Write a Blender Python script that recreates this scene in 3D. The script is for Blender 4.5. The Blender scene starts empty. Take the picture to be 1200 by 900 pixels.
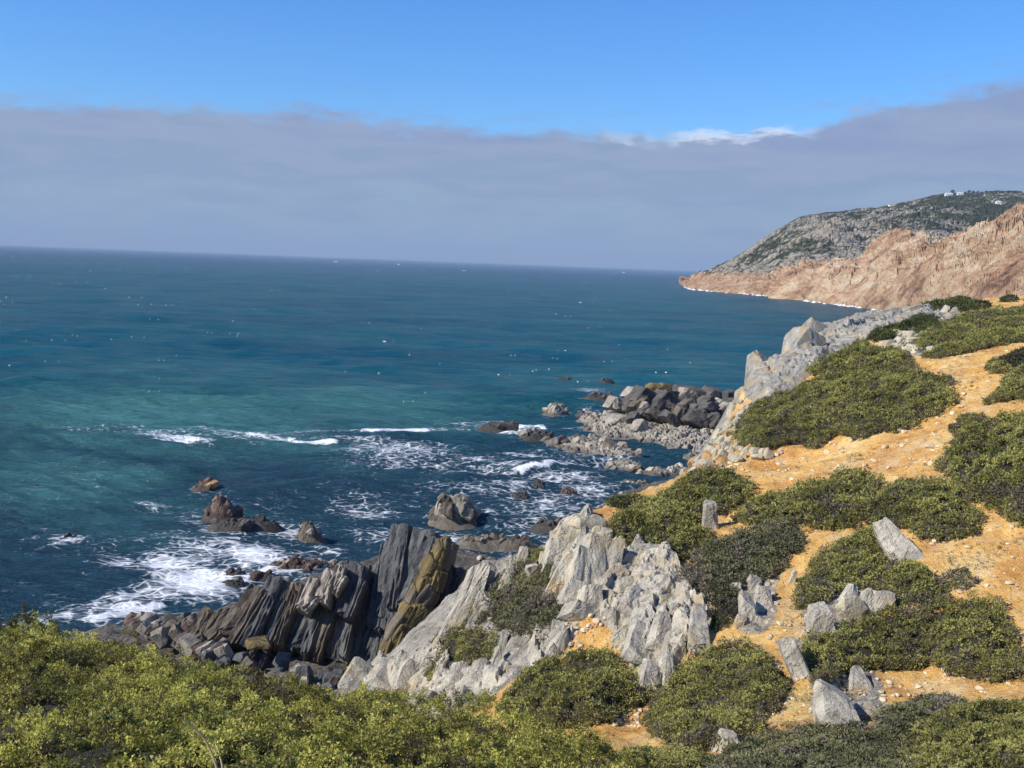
import bpy, bmesh, math, random
import numpy as np
from mathutils import Matrix, Vector
R = math.radians
scene = bpy.context.scene
COL = scene.collection

# ------------------------------------------------------------------ camera
CAM_H = 40.0
F = 600.0 / math.tan(R(25.0))
PITCH, ROLL = R(6.27), R(2.14)
_r0 = np.array([1.0, 0, 0]); FW = np.array([0, math.cos(PITCH), -math.sin(PITCH)]); _u0 = np.array([0, math.sin(PITCH), math.cos(PITCH)])
CR = math.cos(ROLL) * _r0 + math.sin(ROLL) * _u0
CU = -math.sin(ROLL) * _r0 + math.cos(ROLL) * _u0
cd = bpy.data.cameras.new('camera'); cam = bpy.data.objects.new('camera', cd); COL.objects.link(cam)
cd.sensor_fit = 'HORIZONTAL'; cd.angle = R(50.0); cd.clip_start = 0.1; cd.clip_end = 200000
m = Matrix.Identity(4)
for i in range(3):
    m[i][0], m[i][1], m[i][2] = CR[i], CU[i], -FW[i]
m[2][3] = CAM_H
cam.matrix_world = m
scene.camera = cam

# ------------------------------------------------------------------ light
SUN_EL, SUN_AZ = R(37), R(-112)
sdir = Vector((math.sin(SUN_AZ) * math.cos(SUN_EL), math.cos(SUN_AZ) * math.cos(SUN_EL), math.sin(SUN_EL)))
sl = bpy.data.lights.new('sun', 'SUN'); sl.energy = 4.7; sl.angle = R(0.53); sl.color = (1.0, 0.93, 0.82)
so = bpy.data.objects.new('sun', sl); COL.objects.link(so); so.location = (0, 0, 600)
so.rotation_euler = (-sdir).to_track_quat('-Z', 'Y').to_euler()
scene.view_settings.view_transform = 'Standard'; scene.view_settings.look = 'None'
scene.view_settings.exposure = 0.4; scene.view_settings.gamma = 1.0
scene.render.engine = 'CYCLES'
scene.cycles.use_denoising = True
scene.cycles.max_bounces = 5; scene.cycles.diffuse_bounces = 2; scene.cycles.glossy_bounces = 2
scene.cycles.transmission_bounces = 2; scene.cycles.volume_bounces = 0; scene.cycles.transparent_max_bounces = 4
scene.cycles.caustics_reflective = False; scene.cycles.caustics_refractive = False

# ------------------------------------------------------------------ node helper
class NT:
    def __init__(s, tree): s.t = tree; tree.nodes.clear()
    def n(s, typ, props=None, **ins):
        nd = s.t.nodes.new(typ)
        for k, v in (props or {}).items(): setattr(nd, k, v)
        for k, v in ins.items(): s.put(nd, k, v)
        return nd
    def put(s, nd, k, v):
        key = int(k[1:]) if k[0] == 'i' and k[1:].isdigit() else k.replace('_', ' ')
        sk = nd.inputs[key]
        if isinstance(v, bpy.types.NodeSocket): s.t.links.new(v, sk)
        elif isinstance(v, bpy.types.Node): s.t.links.new(v.outputs[0], sk)
        else:
            if isinstance(v, (tuple, list)) and sk.type == 'RGBA' and len(v) == 3: v = (*v, 1)
            sk.default_value = v
    def math(s, op, a, b=0.0, c=0.0, clamp=False):
        nd = s.t.nodes.new('ShaderNodeMath'); nd.operation = op; nd.use_clamp = clamp
        for i, v in enumerate((a, b, c)): s.put(nd, 'i%d' % i, v)
        return nd.outputs[0]
    def mix(s, f, a, b, mode='MIX'):
        nd = s.t.nodes.new('ShaderNodeMix'); nd.data_type = 'RGBA'; nd.blend_type = mode
        s.put(nd, 'i0', f); s.put(nd, 'i6', a); s.put(nd, 'i7', b)
        return nd.outputs[2]
    def step(s, x, a, b):
        nd = s.t.nodes.new('ShaderNodeMapRange'); nd.interpolation_type = 'SMOOTHSTEP'
        for k, v in (('i0', x), ('i1', a), ('i2', b), ('i3', 0.0), ('i4', 1.0)): s.put(nd, k, v)
        return nd.outputs[0]
    def noise(s, vec, scale, detail=5.0, rough=0.55, dist=0.0, out=0):
        return s.n('ShaderNodeTexNoise', None, Vector=vec, Scale=scale, Detail=detail, Roughness=rough, Distortion=dist).outputs[out]
    def mapv(s, vec, scale=(1, 1, 1), rot=(0, 0, 0), loc=(0, 0, 0)):
        return s.n('ShaderNodeMapping', None, Vector=vec, Scale=scale, Rotation=rot, Location=loc).outputs[0]
    def attr(s, name): return s.n('ShaderNodeAttribute', {'attribute_name': name}).outputs['Fac']
    def ramp(s, f, stops):
        nd = s.t.nodes.new('ShaderNodeValToRGB'); s.put(nd, 'i0', f); el = nd.color_ramp.elements
        while len(el) < len(stops): el.new(0.5)
        for e, (p, c) in zip(el, stops): e.position = p; e.color = (*c, 1)
        return nd.outputs[0]

# ------------------------------------------------------------------ sky: Nishita above a low bank of stratus
w = bpy.data.worlds.new('World'); scene.world = w; w.use_nodes = True
T = NT(w.node_tree)
sky = T.n('ShaderNodeTexSky'); sky.sky_type = 'NISHITA'; sky.sun_disc = False
sky.sun_elevation = SUN_EL; sky.sun_rotation = SUN_AZ; sky.altitude = 0; sky.air_density = 1.0; sky.dust_density = 0.3; sky.ozone_density = 2.5
dirn = T.n('ShaderNodeTexCoord').outputs['Generated']
sep = T.n('ShaderNodeSeparateXYZ', None, Vector=dirn)
elev = T.math('MULTIPLY', T.math('ARCSINE', sep.outputs[2]), 57.29578)
azi = T.math('MULTIPLY', T.math('ARCTAN2', sep.outputs[0], sep.outputs[1]), 57.29578)
flat = T.mapv(dirn, (1, 1, 2.2))
big = T.noise(flat, 5.0, 3.0, 0.5); fine = T.noise(T.mapv(dirn, (1, 1, 3.0)), 26.0, 6.0, 0.6); wis = T.noise(T.mapv(dirn, (1, 1, 7.0)), 14.0, 5.0, 0.6)
top = T.math('ADD', 7.15, T.math('MULTIPLY', T.step(azi, 9.0, 27.0), 2.6))
top = T.math('ADD', top, T.math('MULTIPLY', T.math('SUBTRACT', big, 0.5), 3.2))
top = T.math('ADD', top, T.math('MULTIPLY', T.math('SUBTRACT', fine, 0.5), 2.4))
below = T.math('SUBTRACT', top, elev)                       # degrees under the edge of the bank
mask = T.step(below, -0.22, 0.80)
wisp = T.math('MULTIPLY', T.step(below, -1.5, -0.1), T.math('MULTIPLY', T.step(wis, 0.52, 0.72), 0.55))
mask = T.math('MAXIMUM', mask, wisp)
rim = T.math('MULTIPLY', T.math('MULTIPLY', T.step(below, -0.15, 0.12), T.step(below, 0.95, 0.3)), T.math('MAXIMUM', T.math('MULTIPLY', T.math('MULTIPLY', T.step(azi, 6.5, 9.0), T.step(azi, 15.5, 13.0)), T.step(wis, .38, .50)), T.step(T.noise(T.mapv(dirn, (1, 1, .6), (0, 0, 0), (3.1, 0, 0)), 9.0, 3.0), 0.60, 0.72)))
K = 10.0
def sc(c): return tuple(v * K for v in c)
band = T.math('ADD', T.math('DIVIDE', elev, 8.0), T.math('MULTIPLY', T.math('SUBTRACT', T.noise(T.mapv(dirn, (1, 1, 5)), 8.0, 5.0, .55), 0.5), 1.5))
cloud = T.ramp(band, [(0.0, (.0205 * K, .0305 * K, .0440 * K)), (0.28, (.0245 * K, .0330 * K, .0450 * K)), (0.52, (.0205 * K, .0285 * K, .0425 * K)), (0.72, (.0250 * K, .0310 * K, .0450 * K)), (1.0, (.0205 * K, .0268 * K, .0435 * K))])
cloudx = T.n('ShaderNodeVectorMath', {'operation': 'SCALE'}, Vector=cloud, Scale=10.0).outputs[0]
cloudx = T.mix(T.math('MULTIPLY', rim, 0.95), cloudx, (7.0, 7.4, 8.0))
skyc = T.n('ShaderNodeHueSaturation', None, Hue=0.5, Saturation=1.25, Value=0.95, Color=sky).outputs[0]
skyc = T.mix(1.0, skyc, (0.66, 1.0, 1.42), 'MULTIPLY')
tot = T.mix(mask, skyc, cloudx)
bg = T.n('ShaderNodeBackground', None, Color=tot, Strength=0.1)
T.n('ShaderNodeOutputWorld', None, Surface=bg)

# ------------------------------------------------------------------ numpy helpers
def ray(u, v):
    u = np.asarray(u, float)[..., None]; v = np.asarray(v, float)[..., None]
    return FW + CR * (u - 600.0) / F - CU * (v - 450.0) / F
def at(u, v, Y):
    d = ray(u, v); t = np.asarray(Y, float) / d[..., 1]
    return np.array([0, 0, CAM_H]) + d * t[..., None]
def on_sea(u, v, z=0.0):
    d = ray(u, v); t = (z - CAM_H) / d[..., 2]
    return np.array([0, 0, CAM_H]) + d * t[..., None]

def _h(ix, iy, iz, s):
    n = (ix.astype(np.int64) * 374761393 + iy.astype(np.int64) * 668265263 + iz.astype(np.int64) * 2147483647 + s * 974711) & 0xffffffff
    n = ((n ^ (n >> 13)) * 1274126177) & 0xffffffff
    n = ((n ^ (n >> 16)) * 2246822519) & 0xffffffff
    return ((n ^ (n >> 15)) & 0xffff) / 65535.0
def vnoise(p, s=0):
    p = np.asarray(p, float); i = np.floor(p).astype(np.int64); f = p - i; f = f * f * f * (f * (f * 6 - 15) + 10)
    x, y, z = i[..., 0], i[..., 1], i[..., 2]; fx, fy, fz = f[..., 0], f[..., 1], f[..., 2]
    r = 0
    for dx in (0, 1):
        for dy in (0, 1):
            for dz in (0, 1):
                r = r + _h(x + dx, y + dy, z + dz, s) * (fx if dx else 1 - fx) * (fy if dy else 1 - fy) * (fz if dz else 1 - fz)
    return r * 2 - 1
def fbm(p, s=0, oct=4, gain=0.5, ridged=False):
    p = np.asarray(p, float); a = 1.0; r = 0.0; tot = 0.0
    for k in range(oct):
        v = vnoise(p * (2.03 ** k) + 17.3 * k, s + k)
        r = r + a * ((1 - 2 * np.abs(v)) if ridged else v); tot += a; a *= gain
    return r / tot
def p3(x, y, z=0.0): return np.stack(np.broadcast_arrays(x, y, z), -1)
def cells(x, y, seed=0):
    """broken plates: every cell has its own height and tilt; returns relief about +-1 and the distance to the crack"""
    ix, iy = np.floor(x).astype(np.int64), np.floor(y).astype(np.int64)
    d1 = np.full(np.shape(x), 9.0); d2 = d1.copy(); hh = np.zeros(np.shape(x))
    for dx in (-1, 0, 1):
        for dy in (-1, 0, 1):
            cx, cy = ix + dx, iy + dy
            px_ = cx + _h(cx, cy, cx * 0, seed); py_ = cy + _h(cx, cy, cx * 0 + 1, seed)
            ex, ey = x - px_, y - py_; d = ex * ex + ey * ey
            h_ = _h(cx, cy, cx * 0 + 2, seed) * 2 - 1 + ex * (_h(cx, cy, cx * 0 + 3, seed) - .5) * 1.6 + ey * (_h(cx, cy, cx * 0 + 4, seed) - .5) * 1.6
            n_ = d < d1
            d2 = np.where(n_, d1, np.minimum(d2, d)); hh = np.where(n_, h_, hh); d1 = np.where(n_, d, d1)
    return hh, np.sqrt(d2) - np.sqrt(d1)
def plates(x, y, ang, w_, l_, seed=0):
    u = x * math.cos(ang) - y * math.sin(ang); v = x * math.sin(ang) + y * math.cos(ang)
    u = u + .25 * w_ * fbm(p3(x / w_, y / w_), seed + 3, 3)
    a, e = cells(u / w_, v / l_, seed); b, e2 = cells(u / w_ * 2.7 + 5, v / l_ * 2.7, seed + 50)
    return a * .62 + b * .28 - .35 * sstep(e, .10, 0) - .12 * sstep(e2, .08, 0)
def inside(px, py, P):
    x0, y0 = P[:, 0], P[:, 1]; x1, y1 = np.roll(x0, -1), np.roll(y0, -1)
    c = np.zeros(np.shape(px), bool)
    for a, b, c_, d in zip(x0, y0, x1, y1):
        if b == d: continue
        k = (b > py) != (d > py)
        c ^= k & (px < (c_ - a) * (py - b) / (d - b) + a)
    return c
def edge_dist(px, py, P, closed=True):
    n = len(P); best = np.full(np.shape(px), 1e18)
    for i in range(n if closed else n - 1):
        a, b = P[i], P[(i + 1) % n]; ab = b - a; L = ab @ ab + 1e-12
        t = np.clip(((px - a[0]) * ab[0] + (py - a[1]) * ab[1]) / L, 0, 1)
        best = np.minimum(best, (px - a[0] - t * ab[0]) ** 2 + (py - a[1] - t * ab[1]) ** 2)
    return np.sqrt(best)
def sstep(x, a, b):
    t = np.clip((x - a) / (b - a), 0, 1); return t * t * (3 - 2 * t)
def smooth_poly(P, n=4):
    P = np.asarray(P, float); out = []
    N = len(P)
    for i in range(N):
        p0, p1, p2, p3_ = P[i - 1], P[i], P[(i + 1) % N], P[(i + 2) % N]
        for t in np.arange(n) / n:
            out.append(.5 * ((2 * p1) + (p2 - p0) * t + (2 * p0 - 5 * p1 + 4 * p2 - p3_) * t * t + (3 * p1 - p0 - 3 * p2 + p3_) * t ** 3))
    return np.array(out)

def mesh_data(name, V, Fc, mat, smooth=True, attrs=None):
    V = np.asarray(V, np.float32); Fc = np.asarray(Fc, np.int32); k = Fc.shape[1]
    me = bpy.data.meshes.new(name)
    me.vertices.add(len(V)); me.vertices.foreach_set('co', V.ravel())
    me.loops.add(Fc.size); me.loops.foreach_set('vertex_index', Fc.ravel())
    me.polygons.add(len(Fc)); me.polygons.foreach_set('loop_start', np.arange(len(Fc), dtype=np.int32) * k)
    me.polygons.foreach_set('loop_total', np.full(len(Fc), k, np.int32))
    me.polygons.foreach_set('use_smooth', np.full(len(Fc), smooth))
    for an, av in (attrs or {}).items():
        a = me.attributes.new(an, 'FLOAT', 'POINT'); a.data.foreach_set('value', np.asarray(av, np.float32).ravel())
    me.update(); me.validate()
    if mat: me.materials.append(mat)
    return me
def link(name, me, parent=None, loc=None):
    o = bpy.data.objects.new(name, me); COL.objects.link(o)
    if parent is not None: o.parent = parent
    if loc is not None: o.location = loc
    return o
def thing(name, label, cat, loc, group=None):
    o = bpy.data.objects.new(name, None); COL.objects.link(o); o.location = loc; o.empty_display_size = .3
    return tag(o, label, cat, group)
def tag(o, label=None, cat=None, group=None, kind=None):
    if label: o['label'] = label
    if cat: o['category'] = cat
    if group: o['group'] = group
    if kind: o['kind'] = kind
    return o
def grid_faces(nr, nc):
    i = np.arange(nr * nc).reshape(nr, nc)
    return np.stack([i[:-1, :-1], i[:-1, 1:], i[1:, 1:], i[1:, :-1]], -1).reshape(-1, 4)

def zc(x0, y0, s): return lambda pts: [(x0 + x / s, y0 + y / s) for x, y in pts]
Z2, Z3, Z4 = zc(200, 580, 3), zc(400, 580, 3), zc(600, 580, 3)
Z5, Z6, Z8 = zc(850, 580, 2.8114), zc(800, 320, 3), zc(1000, 320, 4.5)

# ------------------------------------------------------------------ materials
def new_mat(name):
    mt = bpy.data.materials.new(name); mt.use_nodes = True
    return mt, NT(mt.node_tree)
def finish(T, col, rough=0.85, normal=None, spec=0.25):
    b = T.n('ShaderNodeBsdfPrincipled', None, Base_Color=col, Roughness=rough)
    b.inputs['Specular IOR Level'].default_value = spec
    if normal is not None: T.put(b, 'Normal', normal)
    T.n('ShaderNodeOutputMaterial', None, Surface=b)
    return b
def bump(T, h, dist, strength=1.0, prev=None):
    nd = T.n('ShaderNodeBump', None, Strength=strength, Distance=dist, Height=h)
    if prev is not None: T.put(nd, 'Normal', prev)
    return nd.outputs[0]

def rock_mat(name, stops, dip=(0, R(25), R(15)), scale=1.0, lichen=None, lich=(.55, .7), streak=0.18, bumpd=0.12, wet=False):
    """stone: streaked along its bedding, blotched, with cracks and grain in relief"""
    mt, T = new_mat(name)
    pos = T.n('ShaderNodeNewGeometry').outputs['Position']
    q = T.mapv(T.mapv(pos, (1, 1, 1), dip), (1, 1, streak))
    a = T.noise(q, 1.1 * scale, 8, .62, .4); b = T.noise(pos, .35 * scale, 4, .55); c = T.noise(pos, 6.0 * scale, 6, .65)
    f = T.math('ADD', T.math('MULTIPLY', a, .55), T.math('ADD', T.math('MULTIPLY', b, .3), T.math('MULTIPLY', c, .25)))
    col = T.ramp(T.step(f, .34, .76), stops)
    if lichen:
        l = T.step(T.math('ADD', T.math('MULTIPLY', T.noise(pos, .5 * scale, 5, .6), .7), T.math('MULTIPLY', T.noise(pos, 5 * scale, 4, .6), .3)), *lich)
        col = T.mix(T.math('MULTIPLY', l, .85), col, lichen)
    if wet:                                   # weed and wet stone just above the water
        zz = T.math('ADD', T.n('ShaderNodeSeparateXYZ', None, Vector=pos).outputs[2], T.math('MULTIPLY', T.math('SUBTRACT', b, .5), -1.6))
        col = T.mix(T.math('MULTIPLY', T.step(zz, .75, .15), .6), col, (.045, .038, .03))
    vor = T.n('ShaderNodeTexVoronoi', {'feature': 'DISTANCE_TO_EDGE'}, Vector=T.mapv(T.n('ShaderNodeVectorMath', {'operation': 'ADD'}, i0=q, i1=T.noise(pos, 1.2 * scale, 3, .5, 0, 1)).outputs[0], (1, 1, 1)), Scale=.6 * scale).outputs[0]
    crack = T.step(vor, 0.0, 0.06)
    n1 = bump(T, T.math('ADD', T.math('MULTIPLY', crack, .16), T.math('MULTIPLY', a, 2.0)), bumpd * 2.2)
    n2 = bump(T, c, bumpd * .8, 1.0, n1)
    finish(T, col, .88, n2, .2)
    return mt

def leaf_mat(name, dark, light, dead=(.10, .085, .06), trans=.3):
    mt, T = new_mat(name)
    t = T.attr('tint'); 
    col = T.ramp(t, [(0.0, dead), (0.12, dead), (0.2, dark), (1.0, light)])
    d = T.n('ShaderNodeBsdfPrincipled', None, Base_Color=col, Roughness=.6); d.inputs['Specular IOR Level'].default_value = .25
    tr = T.n('ShaderNodeBsdfTranslucent', None, Color=col)
    mx = T.n('ShaderNodeMixShader', None, i0=trans, i1=d, i2=tr)
    T.n('ShaderNodeOutputMaterial', None, Surface=mx)
    return mt
def plain_mat(name, c1, c2, scale=4.0, bd=.02, rough=.85):
    mt, T = new_mat(name); pos = T.n('ShaderNodeNewGeometry').outputs['Position']
    f = T.noise(pos, scale, 6, .6)
    finish(T, T.mix(T.step(f, .3, .7), c1, c2), rough, bump(T, f, bd))
    return mt

M = {}
M['slate'] = rock_mat('dark_slate', [(0, (.045, .046, .046)), (.45, (.095, .097, .098)), (.8, (.15, .148, .14)), (1, (.22, .20, .17))], (0, R(-22), R(-10)), 1.0, (.16, .11, .05), (.6, .75))
M['slate_brown'] = rock_mat('brown_slate', [(0, (.06, .05, .038)), (.5, (.13, .11, .085)), (1, (.24, .2, .15))], (0, R(-22), R(-10)))
M['pale'] = rock_mat('pale_grey_rock', [(0, (.17, .15, .115)), (.35, (.38, .35, .28)), (.7, (.55, .505, .405)), (1, (.72, .63, .46))], (0, R(-28), R(-20)), 1.3, (.50, .36, .18), (.52, .66))
M['cream'] = rock_mat('cream_rock', [(0, (.32, .27, .18)), (.5, (.50, .44, .31)), (1, (.66, .60, .46))], (0, R(-28), R(-20)), 1.3)
M['promontory'] = rock_mat('blue_grey_rock', [(0, (.15, .145, .13)), (.35, (.31, .30, .265)), (.75, (.46, .43, .36)), (1, (.62, .53, .37))], (0, R(40), R(20)), .9, (.46, .34, .18), (.50, .62), bumpd=.18)
M['ochre_rock'] = rock_mat('ochre_rock', [(0, (.30, .17, .07)), (.5, (.52, .32, .14)), (1, (.64, .45, .25))], (0, R(30), 0), 1.0)
M['lichen'] = rock_mat('ochre_lichen_rock', [(0, (.055, .045, .022)), (.4, (.15, .115, .055)), (.75, (.27, .20, .085)), (1, (.42, .29, .10))], (0, R(-22), 0), 1.6)
M['reef'] = rock_mat('reef_rock', [(0, (.12, .105, .085)), (.45, (.28, .25, .20)), (1, (.46, .41, .33))], (0, R(35), R(20)), .6, None, wet=True)
M['reef_dark'] = rock_mat('dark_reef_rock', [(0, (.035, .035, .035)), (.5, (.085, .08, .075)), (1, (.17, .155, .13))], (0, R(35), R(20)), .7, wet=True)
M['reef_red'] = rock_mat('reddish_wet_rock', [(0, (.05, .035, .03)), (.5, (.14, .095, .075)), (1, (.30, .21, .16))], (0, R(30), R(20)), .9, wet=True)
M['wood'] = plain_mat('grey_twig_bark', (.10, .08, .06), (.22, .19, .155), 30, .005)
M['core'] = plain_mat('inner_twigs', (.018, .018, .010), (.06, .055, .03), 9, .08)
M['leaf_near'] = leaf_mat('yellow_green_leaves', (.055, .066, .016), (.66, .62, .14), (.14, .11, .06), .35)
M['leaf_mid'] = leaf_mat('olive_green_leaves', (.095, .098, .024), (.40, .38, .115), (.17, .14, .10), .25)
M['leaf_bronze'] = leaf_mat('bronze_green_leaves', (.045, .048, .014), (.30, .27, .06), (.13, .10, .06), .3)
M['leaf_dark'] = leaf_mat('dark_or_shaded_leaves', (.035, .045, .014), (.13, .15, .04), (.08, .07, .05), .2)
M['leaf_grey'] = leaf_mat('grey_green_leaves', (.085, .090, .042), (.24, .235, .11), (.22, .185, .14), .2)
M['dry_grass'] = leaf_mat('dry_grass_blades', (.12, .12, .05), (.36, .33, .18), (.3, .25, .14), .3)

# ground: ochre earth, paler gravel, grey rock where the stone breaks through
mt, T = new_mat('ochre_earth'); M['earth'] = mt
pos = T.n('ShaderNodeNewGeometry').outputs['Position']
n1 = T.noise(pos, .22, 5, .6); n2 = T.noise(pos, 1.6, 7, .65); n3 = T.noise(pos, 9.0, 6, .7)
col = T.ramp(T.step(T.math('ADD', T.math('MULTIPLY', n1, .6), T.math('MULTIPLY', n2, .4)), .36, .64), [(0, (.56, .265, .072)), (.35, (.69, .385, .115)), (.7, (.76, .46, .145)), (1, (.82, .58, .23))])
peb = T.n('ShaderNodeTexVoronoi', None, Vector=pos, Scale=3.2, Randomness=1.0)
pebc = T.step(peb.outputs['Distance'], .34, .16)
pebm = T.math('MULTIPLY', pebc, T.step(T.noise(pos, .5, 4), .47, .62))
col = T.mix(T.math('MULTIPLY', pebm, .65), col, (.62, .52, .36))
col = T.mix(T.math('MULTIPLY', T.step(T.noise(T.mapv(pos, loc=(3, 8, 0)), .33, 7, .7), .48, .66), .6), col, (.78, .62, .36))
col = T.mix(T.math('MULTIPLY', T.step(T.noise(T.mapv(pos, loc=(9, 4, 0)), .8, 7, .7), .56, .68), .55), col, (.28, .17, .07))
col = T.mix(T.math('MULTIPLY', T.step(T.noise(T.mapv(pos, loc=(1, 7, 0)), 4.5, 6, .75), .57, .67), .5), col, (.32, .20, .085))
rk = T.math('ADD', T.attr('rocky'), T.math('MULTIPLY', T.math('SUBTRACT', n2, .5), .9))
q = T.mapv(T.mapv(pos, (1, 1, 1), (0, R(-28), R(-20))), (1, 1, .2))
a = T.noise(q, 1.5, 8, .65, .4)
rc = T.ramp(T.step(T.math('ADD', T.math('MULTIPLY', a, .7), T.math('MULTIPLY', n3, .3)), .34, .72), [(0, (.16, .145, .115)), (.45, (.36, .335, .28)), (1, (.58, .51, .39))])
col = T.mix(T.step(rk, .38, .62), col, rc)
dk = T.step(T.math('ADD', T.attr('dark'), T.math('MULTIPLY', T.math('SUBTRACT', n2, .5), .5)), .35, .65)
col = T.mix(dk, col, T.ramp(T.step(n2, .3, .7), [(0, (.05, .045, .04)), (1, (.20, .175, .145))]))
nb = bump(T, T.math('ADD', T.math('MULTIPLY', n2, .8), T.math('MULTIPLY', a, .6)), .40)
nb = bump(T, T.math('ADD', n3, T.math('MULTIPLY', pebc, .5)), .10, 1.0, nb)
finish(T, col, .92, nb, .15)

# ------------------------------------------------------------------ terrain
CTRL = [
 # near brow
 (50, 900, 7), (300, 900, 7.5), (600, 905, 9), (100, 800, 12), (300, 845, 11.5), (500, 880, 12), (650, 905, 12.5),
 (0, 775, 15), (100, 792, 15.5), (250, 832, 15.5), (400, 866, 15), (550, 890, 14.5),
 # lower right
 (800, 900, 31), (1000, 895, 30), (1190, 895, 28), (900, 855, 36), (1050, 835, 36), (1190, 825, 34), (700, 880, 38),
 (720, 858, 43), (680, 835, 45), (600, 850, 46), (560, 835, 50), (450, 850, 54), (500, 830, 56),
 (760, 815, 47), (840, 845, 41), (850, 760, 47), (900, 800, 43), (940, 800, 42), (1000, 830, 39.5), (1000, 760, 45), (1080, 795, 42), (1180, 765, 42),
 (1190, 680, 48), (1150, 620, 54), (1080, 680, 50), (950, 685, 53), (900, 720, 50), (880, 660, 57), (830, 625, 63), (790, 660, 59), (720, 640, 62), (675, 615, 64),
 (740, 720, 54), (650, 710, 57), (620, 740, 56), (560, 775, 58), (620, 800, 51), (500, 790, 62), (430, 805, 66),
 (540, 700, 70), (590, 675, 67), (640, 655, 63),
 (760, 600, 70), (860, 582, 72), (900, 562, 74), (1000, 605, 61), (1100, 565, 63), (1190, 565, 58),
 (860, 535, 84), (930, 545, 80), (1000, 525, 78), (1090, 505, 75), (1190, 495, 69),
 (880, 500, 94), (980, 482, 88), (1090, 458, 86), (1190, 455, 80),
 (950, 442, 104), (1040, 422, 104), (1110, 412, 104), (1190, 412, 96),
 (960, 412, 125), (1040, 388, 125), (1120, 387, 122), (1190, 382, 118),
 (1000, 382, 142), (1060, 370, 155), (1120, 363, 150), (1190, 354, 155), (1200, 347, 185),
 (640, 310 + 560, 36), (900, 560 + 390, 24),
]
ctrl = at([c[0] for c in CTRL], [c[1] for c in CTRL], [c[2] for c in CTRL])
ctrl = np.vstack([ctrl, [(0, 0, 38.3), (-6, 0, 38), (6, 0, 37.6), (-14, 8, 35.6), (-25, 0, 37), (0, 4, 37.3), (-3, 4, 37.2), (9, 15, 31), (16, 15, 30.8), (11, 6, 34.6), (22, 10, 33), (0, -18, 39.5), (30, -15, 38), (-30, -18, 39),
  (45, 30, 30), (60, 60, 34), (90, 100, 40), (120, 180, 44), (80, 30, 34), (110, 100, 43), (100, 0, 39), (160, 220, 48), (160, 60, 47), (2, 26, 28.0), (-5, 28, 26.5), (8, 24, 27.8), (4, 15, 31.6), (2.6, 19, 30.2), (4, 10, 33.6), (-12, 60, 11), (-11, 46, 14), (-7, 36, 18)]])
def tps_fit(P, z, lam=2e-4):
    S = 50.0; Q = P / S; n = len(Q)
    d = np.linalg.norm(Q[:, None] - Q[None], axis=-1); K_ = d * d * np.log(d + 1e-9)
    A = np.zeros((n + 3, n + 3)); A[:n, :n] = K_ + lam * np.eye(n); A[:n, n] = 1; A[:n, n + 1:] = Q; A[n, :n] = 1; A[n + 1:, :n] = Q.T
    wv = np.linalg.solve(A, np.concatenate([z, np.zeros(3)]))
    def ev(x, y):
        x = np.asarray(x) / S; y = np.asarray(y) / S
        r = wv[n] + wv[n + 1] * x + wv[n + 2] * y
        for (a, b), c in zip(Q, wv[:n]):
            d2 = (x - a) ** 2 + (y - b) ** 2; r = r + c * .5 * d2 * np.log(d2 + 1e-12)
        return r
    return ev
EDGE = [(1210, 343, 190), (1130, 352, 170), (1060, 364, 158), (1000, 371, 150), (955, 384, 140), (935, 412, 128), (905, 420, 120), (882, 440, 112), (868, 480, 102), (850, 515, 92), (822, 545, 84), (775, 568, 77), (715, 590, 71), (685, 605, 66),
        (650, 622, 64), (642, 648, 65), (600, 655, 69), (565, 662, 73), (540, 690, 76), (500, 750, 79), (440, 785, 80), (395, 815, 78)]
_e = at([e[0] for e in EDGE], [e[1] for e in EDGE], [e[2] for e in EDGE])
ctrl = np.vstack([ctrl, _e])
tps = tps_fit(ctrl[:, :2], ctrl[:, 2])

ep = at([e[0] for e in EDGE], [e[1] for e in EDGE], [e[2] for e in EDGE])[:, :2]
LAND = np.vstack([[(400, 260), (110, 215)], ep, [(-14, 60), (-12, 45), (-10, 32), (-7.5, 20), (-9, 17.5), (-14, 16), (-24, 10), (-60, -4), (-140, -40), (400, -40)]])
SHELF_PX = [(95, 745), (150, 738), (190, 728), (240, 722), (280, 712), (330, 690), (400, 668), (480, 650), (560, 652), (600, 668), (650, 640), (700, 600), (740, 575), (800, 560), (835, 540)]
sh = on_sea([p[0] for p in SHELF_PX], [p[1] for p in SHELF_PX])[:, :2]
SHELF = np.vstack([sh, [(60, 170), (40, 60), (-20, 20), (-80, 10), (-70, 60)]])
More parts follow.
